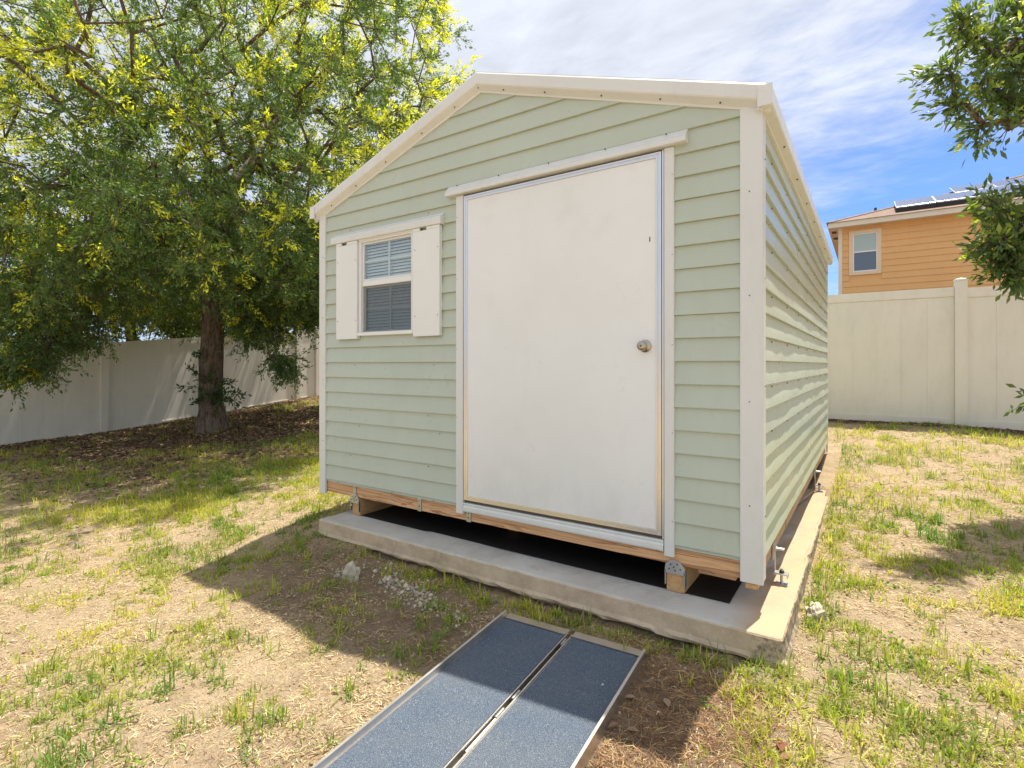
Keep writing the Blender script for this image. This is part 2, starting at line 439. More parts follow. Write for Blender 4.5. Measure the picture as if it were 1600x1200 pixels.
def hgt(x, y, small=True):
    x = np.asarray(x, float); y = np.asarray(y, float)
    cx, cy = np.clip(x, -17, 11), np.clip(y, -7, 13)
    z = _W[-3] + _W[-2] * cx + _W[-1] * cy
    for i, (px, py) in enumerate(_P): z = z + _W[i] * _phi((cx - px) ** 2 + (cy - py) ** 2)
    if small:
        z = z + 0.010 * np.sin(x * 3.1 + 1.3 * np.sin(y * 2.3)) * np.sin(y * 2.7 + .7 * np.sin(x * 1.9)) + 0.006 * np.sin(x * 9.1 + 2 * np.sin(y * 5.3)) * np.sin(y * 8.3 + x)
    z = z - .045 * np.exp(-((y + .225) / .028) ** 2) * ((x > -2.95) & (x < .02)) * np.clip(.6 + .6 * np.sin(x * 7.3 + 1.5 * np.sin(x * 3.1)), 0, 1)
    # hollow under the slab and the shed
    dx = np.maximum(np.maximum(-2.90 - x, x - np.where(y > 2.9, -0.10, 0.03)), 0); dy = np.maximum(np.maximum(-0.13 - y, y - 4.5), 0)
    k = np.clip(np.hypot(dx, dy) / 0.06, 0, 1); k = k * k * (3 - 2 * k)
    return np.where(k < 1, (1 - k) * np.minimum(z, -0.31) + k * z, z)

def axis(a, b, step, far):
    m = list(np.arange(a, b + 1e-6, step)); s = step; lo = [a]; hi = [b]
    while hi[-1] < far: s *= 1.35; hi.append(hi[-1] + s)
    s = step
    while lo[-1] > -far: s *= 1.35; lo.append(lo[-1] - s)
    return np.array(lo[:0:-1] + m + hi[1:])
gx = axis(-13.0, 5.0, 0.045, 900); gy = axis(-3.2, 7.2, 0.045, 900)
GX, GY = np.meshgrid(gx, gy, indexing='ij')
GZ = hgt(GX, GY)
inner = ((GX > -13.2) & (GX < 5.2) & (GY > -3.4) & (GY < 7.4))
GZ = GZ + np.where(inner, rng.normal(0, 0.0035, GZ.shape), 0)
nx, ny = len(gx), len(gy)
idx = np.arange(nx * ny).reshape(nx, ny)
q = np.stack([idx[:-1, :-1], idx[1:, :-1], idx[1:, 1:], idx[:-1, 1:]], -1).reshape(-1, 4)
ground = fast_mesh('ground', np.stack([GX, GY, GZ], -1).reshape(-1, 3), q, None, M['soil'])
ground['kind'] = 'structure'
ground.data.polygons.foreach_set('use_smooth', [True] * len(ground.data.polygons))
def sstep(a, b, v):
    t = np.clip((v - a) / (b - a), 0, 1); return t * t * (3 - 2 * t)
def vnoise(x, y, s, seed=0.0):
    x = np.asarray(x) * s + seed; y = np.asarray(y) * s - seed * 1.7
    return 0.5 + 0.25 * (np.sin(x * 1.7 + 2.1 * np.sin(y * 1.3 + .5)) + np.sin(y * 2.1 + 1.7 * np.sin(x * 1.1 + 1.9))) * 0.7 + 0.15 * np.sin(x * 4.3 + y * 3.7 + 2 * np.sin(x * 2.9 - y * 2.2))
def mulch(x, y):
    d1 = x + 12.12                               # along the left fence
    w = vnoise(x, y, 1.1, 3.3) * 0.9
    m = 1 - sstep(0.5, 1.3, d1 - w * 0.8)
    r = np.hypot(x + 9.44, (y - 2.5) * 0.9)      # round the oak
    m = np.maximum(m, 1 - sstep(1.1, 2.6, r - w * 1.2))
    m = np.maximum(m, (1 - sstep(-7.4, -4.6, x)) * sstep(-1.7, 0.4, y) * (0.35 + 0.6 * vnoise(x, y, 2.2, 9)))
    m = np.maximum(m, 1 - sstep(0.12, 0.38, 6.5 - y + 0.12 * (vnoise(x, y, 3, 1) - .5)))   # along the right fence
    r2 = np.hypot((x + 0.33) / 0.55, (y + 0.75) / 0.55)   # bare brown earth by the ramp
    m = np.maximum(m, 0.62 * (1 - sstep(0.55, 1.1, r2 + 0.3 * (vnoise(x, y, 5, 2) - .5))))
    front = (1 - sstep(-0.95, -0.2, -y - 0.0 + 0.0 * x - 1.15)) * (x > -3.4) * (x < 0.2) * (y < -0.1)
    r3 = np.hypot((x + 1.75) / 1.35, (y + 0.62) / 0.42)
    m = np.maximum(m, 0.62 * (1 - sstep(0.7, 1.25, r3 + 0.4 * (vnoise(x, y, 4, 5) - .5))))
    return np.clip(m, 0, 1)
at = ground.data.attributes.new('mulch', 'FLOAT', 'POINT')
at.data.foreach_set('value', mulch(GX, GY).ravel().astype(np.float32))

# ------------------------------------------------------------------ concrete slab
def slab():
    t = thing('concrete_slab', 'weathered low concrete slab that the green shed stands on, its right edge stained orange', 'slab', (-1.42, 2.2, -0.14))
    x0, x1, y0, y1 = -2.965, 0.125, -0.21, 4.62
    loop = []
    def seg(a, b, n):
        for i in range(n): loop.append((a[0] + (b[0] - a[0]) * i / n, a[1] + (b[1] - a[1]) * i / n))
    r = 0.02
    seg((x0 + r, y0), (x1 - r, y0), 90); seg((x1 - r * .3, y0 + r * .3), (x1 - r * .3, y0 + r * .3), 1)
    seg((x1, y0 + r), (x1, y1), 110); seg((x1, y1), (x0, y1), 12); seg((x0, y1), (x0, y0 + r), 30); seg((x0 + r * .3, y0 + r * .3), (x0 + r * .3, y0 + r * .3), 1)
    n = len(loop); V = []; F = []
    def nz(x, y, s, k): return mnoise.noise(Vector((x * s, y * s, k)))
    cx, cy = (x0 + x1) / 2, (y0 + y1) / 2
    levels = [(-0.140, -0.014), (-0.1425, -0.005), (-0.150, 0.0), (-0.19, 0.002), (-0.225, 0.004), (-0.240, 0.016), (-0.256, 0.008), (-0.264, -0.05), (-0.40, -0.10)]
    for k, (z, off) in enumerate(levels):
        for (x, y) in loop:
            ox = 1 if abs(x - x1) < .03 else (-1 if abs(x - x0) < .03 else 0)
            oy = 1 if abs(y - y1) < .03 else (-1 if abs(y - y0) < .03 else 0)
            am = (0.001, .0018, .002, .0022, .003, .009, .013, .02, .01)[k]
            o = off + am * nz(x, y, 9, k) + am * .6 * nz(x, y, 31, k)
            chip = max(0, nz(x, y, 5, 4.4) - .42) * 0.07 if k < 3 else 0
            if ox == 1 and y < 0.3: chip += 0.0
            zz = z + (am * 0.9 * nz(x, y, 13, 9 + k) if k >= 4 else 0) - (chip * .7 if k < 2 else 0)
            V.append((x + ox * (o - chip), y + oy * (o - chip), zz))
    for k in range(len(levels) - 1):
        for i in range(n):
            j = (i + 1) % n
            F.append((k * n + i, k * n + j, (k + 1) * n + j, (k + 1) * n + i))
    F.append(tuple(range(n - 1, -1, -1))[::-1])
    o = from_py('slab_body', V, F, M['concrete'], t)
    bm = bmesh.new(); bm.from_mesh(o.data); bmesh.ops.recalc_face_normals(bm, faces=bm.faces); bm.to_mesh(o.data); bm.free()
slab()
sheet = MB()  # flat black sheet on the slab, below the shed floor
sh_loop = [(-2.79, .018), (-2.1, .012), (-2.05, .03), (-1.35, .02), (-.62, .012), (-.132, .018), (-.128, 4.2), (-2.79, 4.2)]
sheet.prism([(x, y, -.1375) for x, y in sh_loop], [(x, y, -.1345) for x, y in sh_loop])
so = sheet.build('black_sheet', NT('flat_black').set((.012, .012, .013), .6), None)
tag(so, 'flat black sheet lying on the slab under the shed', 'plastic sheet')

# ------------------------------------------------------------------ the shed
S = 0.1143; ZL = 0.1035; XL = -3.21; D = 4.44
shed = thing('garden_shed', 'pale sage green sided shed with white door, raised on wood beams over a slab', 'shed', (-1.6, 2.2, 0))
def ztop(x): return 2.815 - 0.340 * abs(x + 1.6)

def lap(pts, wav=0.0, nseg=1, axis_='x', depth=0.015, seed=0.0):
    """one lap board: pts = (a0_bottom, a1_bottom, a0_top, a1_top, zb, zt); returns verts, faces. outward is -y (front) or +x (side)"""
    a0b, a1b, a0t, a1t, zb, zt = pts
    prof = [(0.0, 0.0), (1.0, 0.0), (1.06, 0.03), (1.0, 0.075), (0.42, 0.62), (0.08, 1.0), (0.0, 1.0)]
    if axis_ == 'y' and nseg > 1: prof = [(0.0, 0.0), (1.0, 0.0), (1.06, 0.03), (1.0, 0.075), (0.80, 0.46), (0.20, 0.74), (0.04, 1.0), (0.0, 1.0)]
    V = []; n = len(prof)
    for i in range(nseg + 1):
        t = i / nseg
        for (d, h) in prof:
            z = zb + h * (zt - zb)
            a = (a0b + (a0t - a0b) * h) * (1 - t) + (a1b + (a1t - a1b) * h) * t
            w = 0
            if wav: w = wav * (mnoise.noise(Vector((a * 2.3, zb * 9.1 + seed, 0.3 + h))) + .6 * mnoise.noise(Vector((a * 5.9, zb * 7 + seed, 4.0))))
            dd = 0.002 + d * depth + w * (1 if d > 0.3 else 0.0)
            V.append((a, -dd, z) if axis_ == 'x' else (dd, a, z))
    F = []
    for i in range(nseg):
        for k in range(n):
            j = (k + 1) % n
            F.append((i * n + k, i * n + j, (i + 1) * n + j, (i + 1) * n + k))
    F.append(tuple(range(n))); F.append(tuple(nseg * n + k for k in reversed(range(n))))
    return V, F
def lapobj(parent, *a, **k):
    V, F = lap(*a, **k)
    o = from_py('siding_board', V, F, M['siding'], parent)
    bm = bmesh.new(); bm.from_mesh(o.data); bmesh.ops.recalc_face_normals(bm, faces=bm.faces); bm.to_mesh(o.data); bm.free()
    o.data.polygons.foreach_set('use_smooth', [True] * len(o.data.polygons)); o.data.set_sharp_from_angle(angle=math.radians(22))
    return o

# front wall: backing boards round the window, gable above
fw = MB()
fw.box(XL + .01, -2.735, 0.002, 0.05, 0.10, 2.16); fw.box(-2.165, -0.01, 0.002, 0.05, 0.10, 2.16)
fw.box(-2.735, -2.165, 0.002, 0.05, 0.10, 1.21); fw.box(-2.735, -2.165, 0.002, 0.05, 1.935, 2.16)
gp = [(XL + .01, 2.162), (-.01, 2.162), (-.01, ztop(-.01) - .06), (-1.6, ztop(-1.6) - .06), (XL + .01, ztop(XL + .01) - .06)]
fw.prism([(x, 0.002, z) for x, z in gp], [(x, 0.05, z) for x, z in gp])
front = fw.build('front_wall', M['interior'], shed)
XA, XB = -3.137, -0.075
def clipx(z): # rake clipping
    d = max(0.0, (z - 2.205) / 0.340)
    return XL + .005 + d, -.005 - d
zrow = lambda i: ZL + S * i
lapobj(front, (XA, -1.79, XA, -1.79, zrow(0) - .018, zrow(0) - .0012), depth=0.006)
lapobj(front, (-.384, XB, -.384, XB, zrow(0) - .018, zrow(0) - .0012), depth=0.006)
for i in range(0, 24):
    zb, zt = zrow(i), zrow(i + 1) - .0006
    if zb > 2.66: break
    if i <= 17:
        seams = (i % 5 == 4)
        if 10 <= i <= 15:
            iv = [(XA, -2.732), (-2.168, -1.79), (-.384, XB)]
        else:
            iv = [(XA, -1.79), (-.384, XB)]
        for (a, b) in iv:
            if seams:   # overlapped sheet joint a little below the lip
                zs = zt - .024
                lapobj(front, (a, b, a, b, zb, zt), wav=.0014, nseg=max(2, int((b - a) / .12)), seed=i)
                MB().box(a + .001, b - .001, -.0062, -.0022, zs, zt - .001).build('siding_joint', M['siding'], front)
            else:
                lapobj(front, (a, b, a, b, zb, zt), wav=.0014, nseg=max(2, int((b - a) / .12)), seed=i)
    else:
        a0, a1 = clipx(zb); t0, t1 = clipx(zt)
        if t0 >= t1 - .02:
            zt = 2.205 + .340 * 1.57; t0, t1 = clipx(zt)
        if a1 - a0 < .1: continue
        lapobj(front, (a0, a1, t0, t1, zb, zt), wav=.0014, nseg=20, seed=i)
# side wall
side = B('side_wall', -.05, -.001, .052, D - .002, 0.10, 2.2, M['interior'], shed)
lapobj(side, (0.02, D, 0.02, D, zrow(0) - .018, zrow(0) - .0012), axis_='y', depth=.006)
for i in range(0, 18):
    lapobj(side, (0.02, D, 0.02, D, zrow(i), zrow(i + 1) - .0006), wav=.0034, nseg=52, axis_='y', depth=.0155, seed=20 + i)
# left and rear walls (plain lap surface, facing away from the camera)
lw = B('left_wall', XL, XL + .05, .052, D - .052, 0.09, 2.2, M['siding'], shed)
rw = MB(); gp2 = [(XL, .09), (0, .09), (0, ztop(0) - .08), (-1.6, ztop(-1.6) - .08), (XL, ztop(XL) - .08)]
rw.prism([(x, D - .05, z) for x, z in gp2], [(x, D, z) for x, z in gp2])
rear = rw.build('rear_wall', M['siding'], shed)
for i in range(18):
    V, F = lap((0.02, D, 0.02, D, zrow(i), zrow(i + 1) - .0006), axis_='y')
    V = [(2 * 0 + XL - v[0], v[1], v[2]) for v in V]
    o = from_py('siding_board', V, F, M['siding'], lw)
    V, F = lap((XL, 0, XL, 0, zrow(i), zrow(i + 1) - .0006))
    V = [(v[0], D - v[1], v[2]) for v in V]
    o = from_py('siding_board', V, F, M['siding'], rear)
# corner trims
def trimL(x0, x1, ys, side_dir):
    m = MB(); m.box(x0, x1, -.020, -.0005, -.008, 2.19)
    return m
MB().box(-.077, .0215, -.021, -.0005, -.006, 2.20).build('corner_trim', M['trim'], shed, .002)
MB().box(.002, .0215, -.0004, .055, .004, 2.20).build('corner_trim', M['trim'], shed, .002)
MB().box(XL - .004, -3.137, -.021, -.0005, -.018, 2.20).build('corner_trim', M['trim'], shed, .002)
MB().box(.0, .0165, D - .05, D + .012, .0, 2.20).build('corner_trim', M['trim'], shed, .002)
# rake and eave trims
def rake(y, sgn, nm):
    cs = [(-.052, 0.004), (-.056, 0), (-.060, -.006), (-.060, -.066), (-.056, -.073), (-.022, -.098), (-.018, -.108), (-.004, -.108), (-.004, .002)]
    pts = [(.052, 1), (-1.6, 0), (XL - .052, 1)]
    m = MB()
    for (xa, xb) in ((.052, -1.6), (-1.6, XL - .052)):
        A = [(xa, y + sgn * (c + .0), ztop(xa) + dz) for c, dz in cs]; Bp = [(xb, y + sgn * c, ztop(xb) + dz) for c, dz in cs]
        b = len(m.v); n = len(cs); m.v += A + Bp
        for i in range(n):
            j = (i + 1) % n; m.f.append((b + i, b + j, b + n + j, b + n + i))
        if xa > -1: m.f.append(tuple(b + i for i in range(n)))
        else: m.f.append(tuple(b + n + i for i in reversed(range(n))))
    return m.build(nm, M['trim'], shed)
rake(0, 1, 'rake_trim'); rake(D + .004, -1, 'rake_trim')
def eave(x, sg):
    zt = ztop(.052)
    cs = [(.052, .002), (.058, 0), (.064, -.008), (.064, -.080), (.060, -.086), (.022, -.092), (.018, -.100), (.002, -.100), (.002, -.002)]
    m = MB()
    m.prism([(x + sg * c, -.052, zt + dz) for c, dz in cs], [(x + sg * c, D + .055, zt + dz) for c, dz in cs])
    return m.build('eave_trim', M['trim'], shed)
eave(0, 1); eave(XL, -1)
# folded end caps where rake meets eave
for sx, x in ((1, 0), (-1, XL)):
    zt = ztop(.052)
    a, b = sorted((x + sx * .004, x + sx * .066))
    MB().box(a, b, -.0655, -.0605, zt - .094, zt + .002).build('trim_end_cap', M['trim'], shed, .0015)
# roof panels with ribs
for sg in (1, -1):
    m = MB()
    xe = .05 if sg == 1 else XL - .05
    za = ztop(-1.6) + .003; ze = ztop(xe) + .003
    m.prism([(-1.6, -.05, za), (xe, -.05, ze), (xe, -.05, ze + .006), (-1.6, -.05, za + .006)],
            [(-1.6, D + .05, za), (xe, D + .05, ze), (xe, D + .05, ze + .006), (-1.6, D + .05, za + .006)])
    rf = m.build('roof_panel', M['roofmetal'], shed)
    for k in range(1, 15):
        yc = k * .3
        r = MB(); r.prism([(-1.6, yc - .02, za + .0065), (-1.6, yc - .01, za + .022), (-1.6, yc + .01, za + .022), (-1.6, yc + .02, za + .0065)],
                          [(xe, yc - .02, ze + .0065), (xe, yc - .01, ze + .022), (xe, yc + .01, ze + .022), (xe, yc + .02, ze + .0065)])
        r.build('roof_rib', M['roofmetal'], rf)
# floor frame
B('floor_deck', XL + .06, -.06, .06, D - .06, .102, .120, M['under'], shed)
for k in range(11):
    y = .25 + k * .4
    B('floor_joist', XL + .045, -.045, y, y + .038, .0, .100, M['wood'], shed)
bb = MB().box(XL + .045, -.043, .0015, .040, 0.0, .0995).build('base_board', M['wood'], shed, .002)
MB().box(XL + .045, -.043, D - .045, D - .004, 0.0, .0995).build('base_board', M['wood'], shed, .002)
# rim blocks along the right side
yy = .045; widths = [.52, .40, .36, .62, .48, .55, .44, .50, .47]
for w in widths:
    y1 = min(yy + w, D - .05)
    dx = random.uniform(-.002, .002)
    B('rim_board', -.040, -.004 + dx, yy + .003, y1 - .003, 0.0, .0995, M['wood_side'], shed, .002)
    yy = y1
    if yy >= D - .06: break
B('rim_board', XL + .004, XL + .040, .05, D - .05, 0.0, .0995, M['wood_side'], shed)
# skids lying on blocks
for xc in (-2.80, -.385, -1.6):
    yf = .004 if xc != -1.6 else .35
    B('support_beam', xc - .045, xc + .045, yf, D - .02, -.1385, -.002, M['wood_beam'], shed, .003)
B('cross_block', -2.70, -2.48, .28, .34, -.045, -.003, M['wood_beam'], shed, .002)
B('cross_block', -.30, -.12, .10, .14, -.055, -.003, M['wood'], shed, .002)
B('corner_block', -.056, -.002, -.012, .035, -.034, -.010, M['wood_beam'], shed, .002)
# joist straps and hurricane plates
def strap(xc, w=.034, z0=-.004, z1=.098):
    o = MB().box(xc - w / 2, xc + w / 2, -.0045, -.0005, z0, z1).build('metal_strap', M['galv'], shed, .001)
    for zz in (.35, .72):
        MB().cyl((xc, -.0045, z0 + (z1 - z0) * zz), (xc, -.0075, z0 + (z1 - z0) * zz), .0045, .003, 8).build('nail_head', M['dark_metal'], o)
strap(-2.805, .03, -.020, .104); strap(-2.135); strap(-1.705, .036, -.006, .072); strap(-.064, .022, -.012, .098); strap(XL + .065, .02)
def plate(xc, lean=0):
    V = [(-.052, 0.0), (.052, 0.0), (.050, .034), (.030, .060), (.008, .070), (-.022, .068), (-.046, .044)]
    o = MB().prism([(xc + a, -.0085, -.045 + b) for a, b in V], [(xc + a, -.0050, -.045 + b) for a, b in V]).build('hurricane_plate', M['galv'], shed)
    for (a, b) in ((-.02, .045), (.012, .05), (-.005, .034), (.028, .028), (.002, .018), (-.028, .022)):
        MB().cyl((xc + a, -.0086, -.045 + b), (xc + a, -.0105, -.045 + b), .004, .004, 8).build('nail_head', M['dark_metal'], o)
    for sx in (-1, 1):
        xs = xc + sx * .0475
        MB().box(xs - .002, xs + .002, -.0085, .030, -.105, -.030).build('plate_flange', M['galv'], o)
plate(-.385); plate(-2.805)
MB().cyl((-2.84, .003, -.062), (-2.84, -.012, -.062), .012, .010, 8).build('beam_bolt', M['galv'], shed)

# screws on trims and siding
def dots(name, pts, axis_='y', r=.0035, mat='dark_metal'):
    m = MB()
    for (x, y, z) in pts:
        if axis_ == 'y': m.cyl((x, y + .002, z), (x, y - .002, z), r, r * .7, 6)
        else: m.cyl((x - .002, y, z), (x + .002, y, z), r, r * .7, 6)
    o = m.build(name, M[mat], shed); o['kind'] = 'stuff'; return o
pts = []
for z in (.35, .83, 1.32, 1.80): pts += [(-.036, -.022, z), (-3.165, -.022, z + .05)]
for z in (.22, .66, 1.1, 1.55, 1.95): pts += [(-1.785, -.0225, z), (-.392, -.0225, z)]
for i, off in ((1, 0), (3, .1), (4, 0), (7, .05), (12, .1), (16, 0), (9, 0)):
    for x in (-2.85 + off, -2.05 + off):
        if 9 < i < 16: continue
        pts.append((x, -.0075, zrow(i) + S - .02))
for x in (-3.0, -2.4, -2.0): pts.append((x, -.0095, .088))
dots('screw_heads', pts)
pr = []
for f in (.12, .3, .52, .72, .9):
    for sgn in (1, -1):
        x = -1.6 + sgn * 1.6 * f
        pr.append((x, -.040, ztop(x) - .0905))
pr.append((-1.6, -.040, ztop(-1.6) - .0875))
dots('rake_screws', pr, r=.005)
ps = [(.0125, y, zrow(i) + S - .018) for i in (0, 2, 4, 6, 8, 10, 12, 14, 16) for y in (.35, .95, 1.55, 2.15, 2.8, 3.5, 4.1)]
ps = [(.0065, y, z + .004) for (_, y, z) in ps] + [(.0222, .03, z) for z in (.3, .9, 1.4, 1.95)]
dots('side_screws', ps, 'x', r=.0045)
eo = [(.045, y, ztop(.052) - .0905) for y in (.5, 1.1, 1.7, 2.3, 2.9, 3.5, 4.1)]
m = MB()
for (x, y, z) in eo: m.cyl((x, y, z + .002), (x, y, z - .004), .006, .004, 6)
o = m.build('soffit_screws', M['dark_metal'], shed); o['kind'] = 'stuff'

# ---- door
door = MB().box(-1.706, -.474, -.0150, -.0020, .160, 2.053).build('door', M['door'], shed, .001)
def ring(x0, x1, z0, z1, w, y0, y1, name, mat, parent, lip=0.004):
    """mitred metal channel frame, stepped section"""
    prof = [(0, y1), (0, y0 + .003), (.002, y0), (w * .38, y0), (w * .46, y0 + lip), (w * .62, y0 + lip), (w * .7, y0 + .001), (w - .002, y0 + .001), (w, y0 + .004), (w, y1)]
    V = []; F = []; n = len(prof)
    for (cx, cz, sx, sz) in ((x0, z0, 1, 1), (x1, z0, -1, 1), (x1, z1, -1, -1), (x0, z1, 1, -1)):
        for (d, y) in prof: V.append((cx + sx * d, y, cz + sz * d))
    for s_ in range(4):
        e = (s_ + 1) % 4
        for k in range(n - 1): F.append((s_ * n + k, e * n + k, e * n + k + 1, s_ * n + k + 1))
    o = from_py(name, V, F, mat, parent)
    bm = bmesh.new(); bm.from_mesh(o.data); bmesh.ops.recalc_face_normals(bm, faces=bm.faces); bm.to_mesh(o.data); bm.free()
    return o
ring(-1.732, -.447, .136, 2.080, .030, -.0215, -.002, 'door_frame', M['alu'], door)
kn = [(.0, .030), (.006, .033), (.010, .030), (.014, .014), (.030, .013), (.034, .020), (.044, .0255), (.056, .025), (.064, .018), (.067, .008), (.0672, .0)]
V = []; F = []; ns = 20
for (d, r) in kn:
    for k in range(ns):
        a = 2 * math.pi * k / ns; V.append((-.533 + r * math.cos(a), -.015 - d, 1.096 + r * math.sin(a)))
for i in range(len(kn) - 1):
    for k in range(ns):
        j = (k + 1) % ns; F.append((i * ns + k, i * ns + j, (i + 1) * ns + j, (i + 1) * ns + k))
kob = from_py('door_knob', V, F, M['knob'], door, True)
bm = bmesh.new(); bm.from_mesh(kob.data); bmesh.ops.recalc_face_normals(bm, faces=bm.faces); bm.to_mesh(kob.data); bm.free()
MB().cyl((-.533, -.082, 1.096), (-.533, -.084, 1.096), .005, .004, 10).build('keyhole', M['dark_metal'], door)
MB().box(-.512, -.507, -.0162, -.0151, 1.63, 1.655).build('scuff_mark', M['dark_metal'], door)
# trims round the door
MB().box(-1.794, -1.7355, -.024, -.001, .044, 2.088).build('door_side_trim', M['trim'], shed, .002)
MB().box(-.433, -.3835, -.024, -.001, .042, 2.088).build('door_side_trim', M['trim'], shed, .002)
MB().box(-.4445, -.4365, -.019, -.001, .12, 2.085).build('door_stop', M['alu'], shed)
prof = [(0.0, .117), (-.020, .117), (-.023, .112), (-.019, .104), (-.019, .098), (-.025, .092), (-.025, .070), (-.021, .062), (0, .062)]
MB().prism([(-1.733, y - .0015, z) for y, z in prof], [(-.4375, y - .0015, z) for y, z in prof]).build('door_sill', M['trim'], shed)
prof = [(0, 2.168), (-.012, 2.168), (-.015, 2.160), (-.024, 2.152), (-.026, 2.146), (-.040, 2.134), (-.043, 2.126), (-.053, 2.116), (-.054, 2.094), (-.050, 2.091), (0, 2.091)]
dh = MB().prism([(-1.862, y - .001, z) for y, z in prof], [(-.318, y - .001, z) for y, z in prof]).build('door_header', M['trim'], shed)
m = MB()
for x in (-1.78, -1.45, -1.1, -.75, -.42): m.cyl((x, -.028, 2.153), (x, -.033, 2.156), .004, .003, 6)
o = m.build('header_screws', M['dark_metal'], dh)

# ---- window
W0, W1, Z0, Z1 = -2.732, -2.168, 1.216, 1.930
win = ring(W0, W1, Z0, Z1, .024, -.030, .050, 'window', M['white'], shed, .006)
B('sill', W0 - .004, W1 + .004, -.040, -.0305, Z0 - .002, Z0 + .022, M['white'], win, .002)
ZM = 1.602
B('meeting_rail', W0 + .0245, W1 - .0245, -.014, .020, ZM - .020, ZM + .018, M['white'], win, .002)
def sash(z0, z1, y, tag_):
    ring(W0 + .0245, W1 - .0245, z0, z1, .014, y, y + .016, 'sash_frame', M['white'], win, .003)
    B('pane', W0 + .036, W1 - .036, y + .006, y + .009, z0 + .012, z1 - .012, M['glass'], win)
    xm = (W0 + W1) / 2 + .014; zm = (z0 + z1) / 2
    B('muntin', xm - .007, xm + .007, y + .0095, y + .018, z0 + .0145, z1 - .0145, M['white'], win)
    B('muntin', W0 + .039, xm - .0075, y + .0095, y + .018, zm - .006, zm + .006, M['white'], win)
    B('muntin', xm + .0075, W1 - .039, y + .0095, y + .018, zm - .006, zm + .006, M['white'], win)
sash(ZM + .0185, Z1 - .0245, -.012, 'u')
sash(Z0 + .0245, ZM - .0205, .000, 'l')
B('insect_screen', W0 + .026, W1 - .026, -.0045, -.0035, Z0 + .025, ZM - .021, M['screen'], win)
z = Z0 + .03; k = 0
sl = None
while z < Z1 - .03:
    m = MB(); y0 = .0205
    tilt = .0100
    m.prism([(W0 + .028, y0, z - tilt), (W0 + .028, y0 + .008, z + .003), (W0 + .028, y0 + .016, z + tilt), (W0 + .028, y0 + .016, z + tilt + .0012), (W0 + .028, y0 + .008, z + .0045), (W0 + .028, y0, z - tilt + .0012)],
            [(W1 - .028, y0, z - tilt), (W1 - .028, y0 + .008, z + .003), (W1 - .028, y0 + .016, z + tilt), (W1 - .028, y0 + .016, z + tilt + .0012), (W1 - .028, y0 + .008, z + .0045), (W1 - .028, y0, z - tilt + .0012)])
    m.build('blind_slat', M['blind'], win)
    z += .0225
for x in (W0 + .10, W1 - .10):
    MB().cyl((x, .0195, Z0 + .03), (x, .0195, Z1 - .03), .0012, .0012, 5).build('blind_cord', M['blind'], win)
B('window_reveal', W0 - .03, W1 + .03, .120, .130, Z0 - .05, Z1 + .05, M['interior'], win)
for (a, b, nb) in ((-2.980, -2.738, .058), (-2.163, -1.922, .058)):
    sh = MB().box(a, b, -.040, -.0265, 1.193, 1.905).build('shutter', M['shutter'], shed, .002)
    MB().box(a, a + .062, -.040, -.0265, 1.9055, 1.926).build('shutter_tab', M['shutter'], sh, .001)
    MB().box(a + .125, b, -.040, -.0265, 1.9055, 1.926).build('shutter_tab', M['shutter'], sh, .001)
    MB().box(b - .005, b + .0005, -.0262, -.012, 1.195, 1.92).build('shutter_return', M['shutter'], sh)
    MB().box(a - .0005, a + .005, -.0262, -.012, 1.195, 1.92).build('shutter_return', M['shutter'], sh)
    m = MB()
    for z in (1.33, 1.78):
        for x in (a + .02, b - .015): m.cyl((x, -.039, z), (x, -.0425, z), .0035, .0028, 6)
    m.build('shutter_screws', M['dark_metal'], sh)
prof = [(0, 2.004), (-.014, 2.004), (-.017, 1.998), (-.034, 1.984), (-.0465, 1.978), (-.048, 1.972), (-.048, 1.932), (-.045, 1.9275), (0, 1.9275)]
MB().prism([(-3.034, y - .001, z) for y, z in prof], [(-1.906, y - .001, z) for y, z in prof]).build('window_header', M['trim'], shed)

# ---- tie-down brackets on the right side
def tiedown(y):
    o = MB().box(.0005, .006, y - .018, y + .018, -.02, .088).build('tie_down', M['galv'], shed, .001)
    MB().box(.006, .010, y + .004, y + .022, -.105, .075).build('tie_strap', M['galv'], o)
    MB().cyl((.010, y + .01, .035), (.052, y + .01, .035), .007, .007, 8).build('bolt', M['galv'], o)
    MB().cyl((.0105, y + .01, .035), (.020, y + .01, .035), .014, .014, 6).build('nut', M['galv'], o)
    MB().box(.004, .072, y - .028, y + .022, -.088, -.082).build('foot_plate', M['galv'], o, .001)
    MB().box(.068, .072, y - .028, y + .022, -.102, -.0885).build('foot_lip', M['galv'], o)
    MB().cyl((.042, y - .003, -.1375), (.042, y - .003, -.060), .0075, .0075, 8).build('threaded_rod', M['galv'], o)
    MB().cyl((.042, y - .003, -.0815), (.042, y - .003, -.071), .013, .013, 6).build('nut', M['dark_metal'], o)
    MB().box(.012, .075, y - .030, y + .024, -.1395, -.1355).build('base_plate', M['galv'], o)
tiedown(.42); tiedown(2.85)

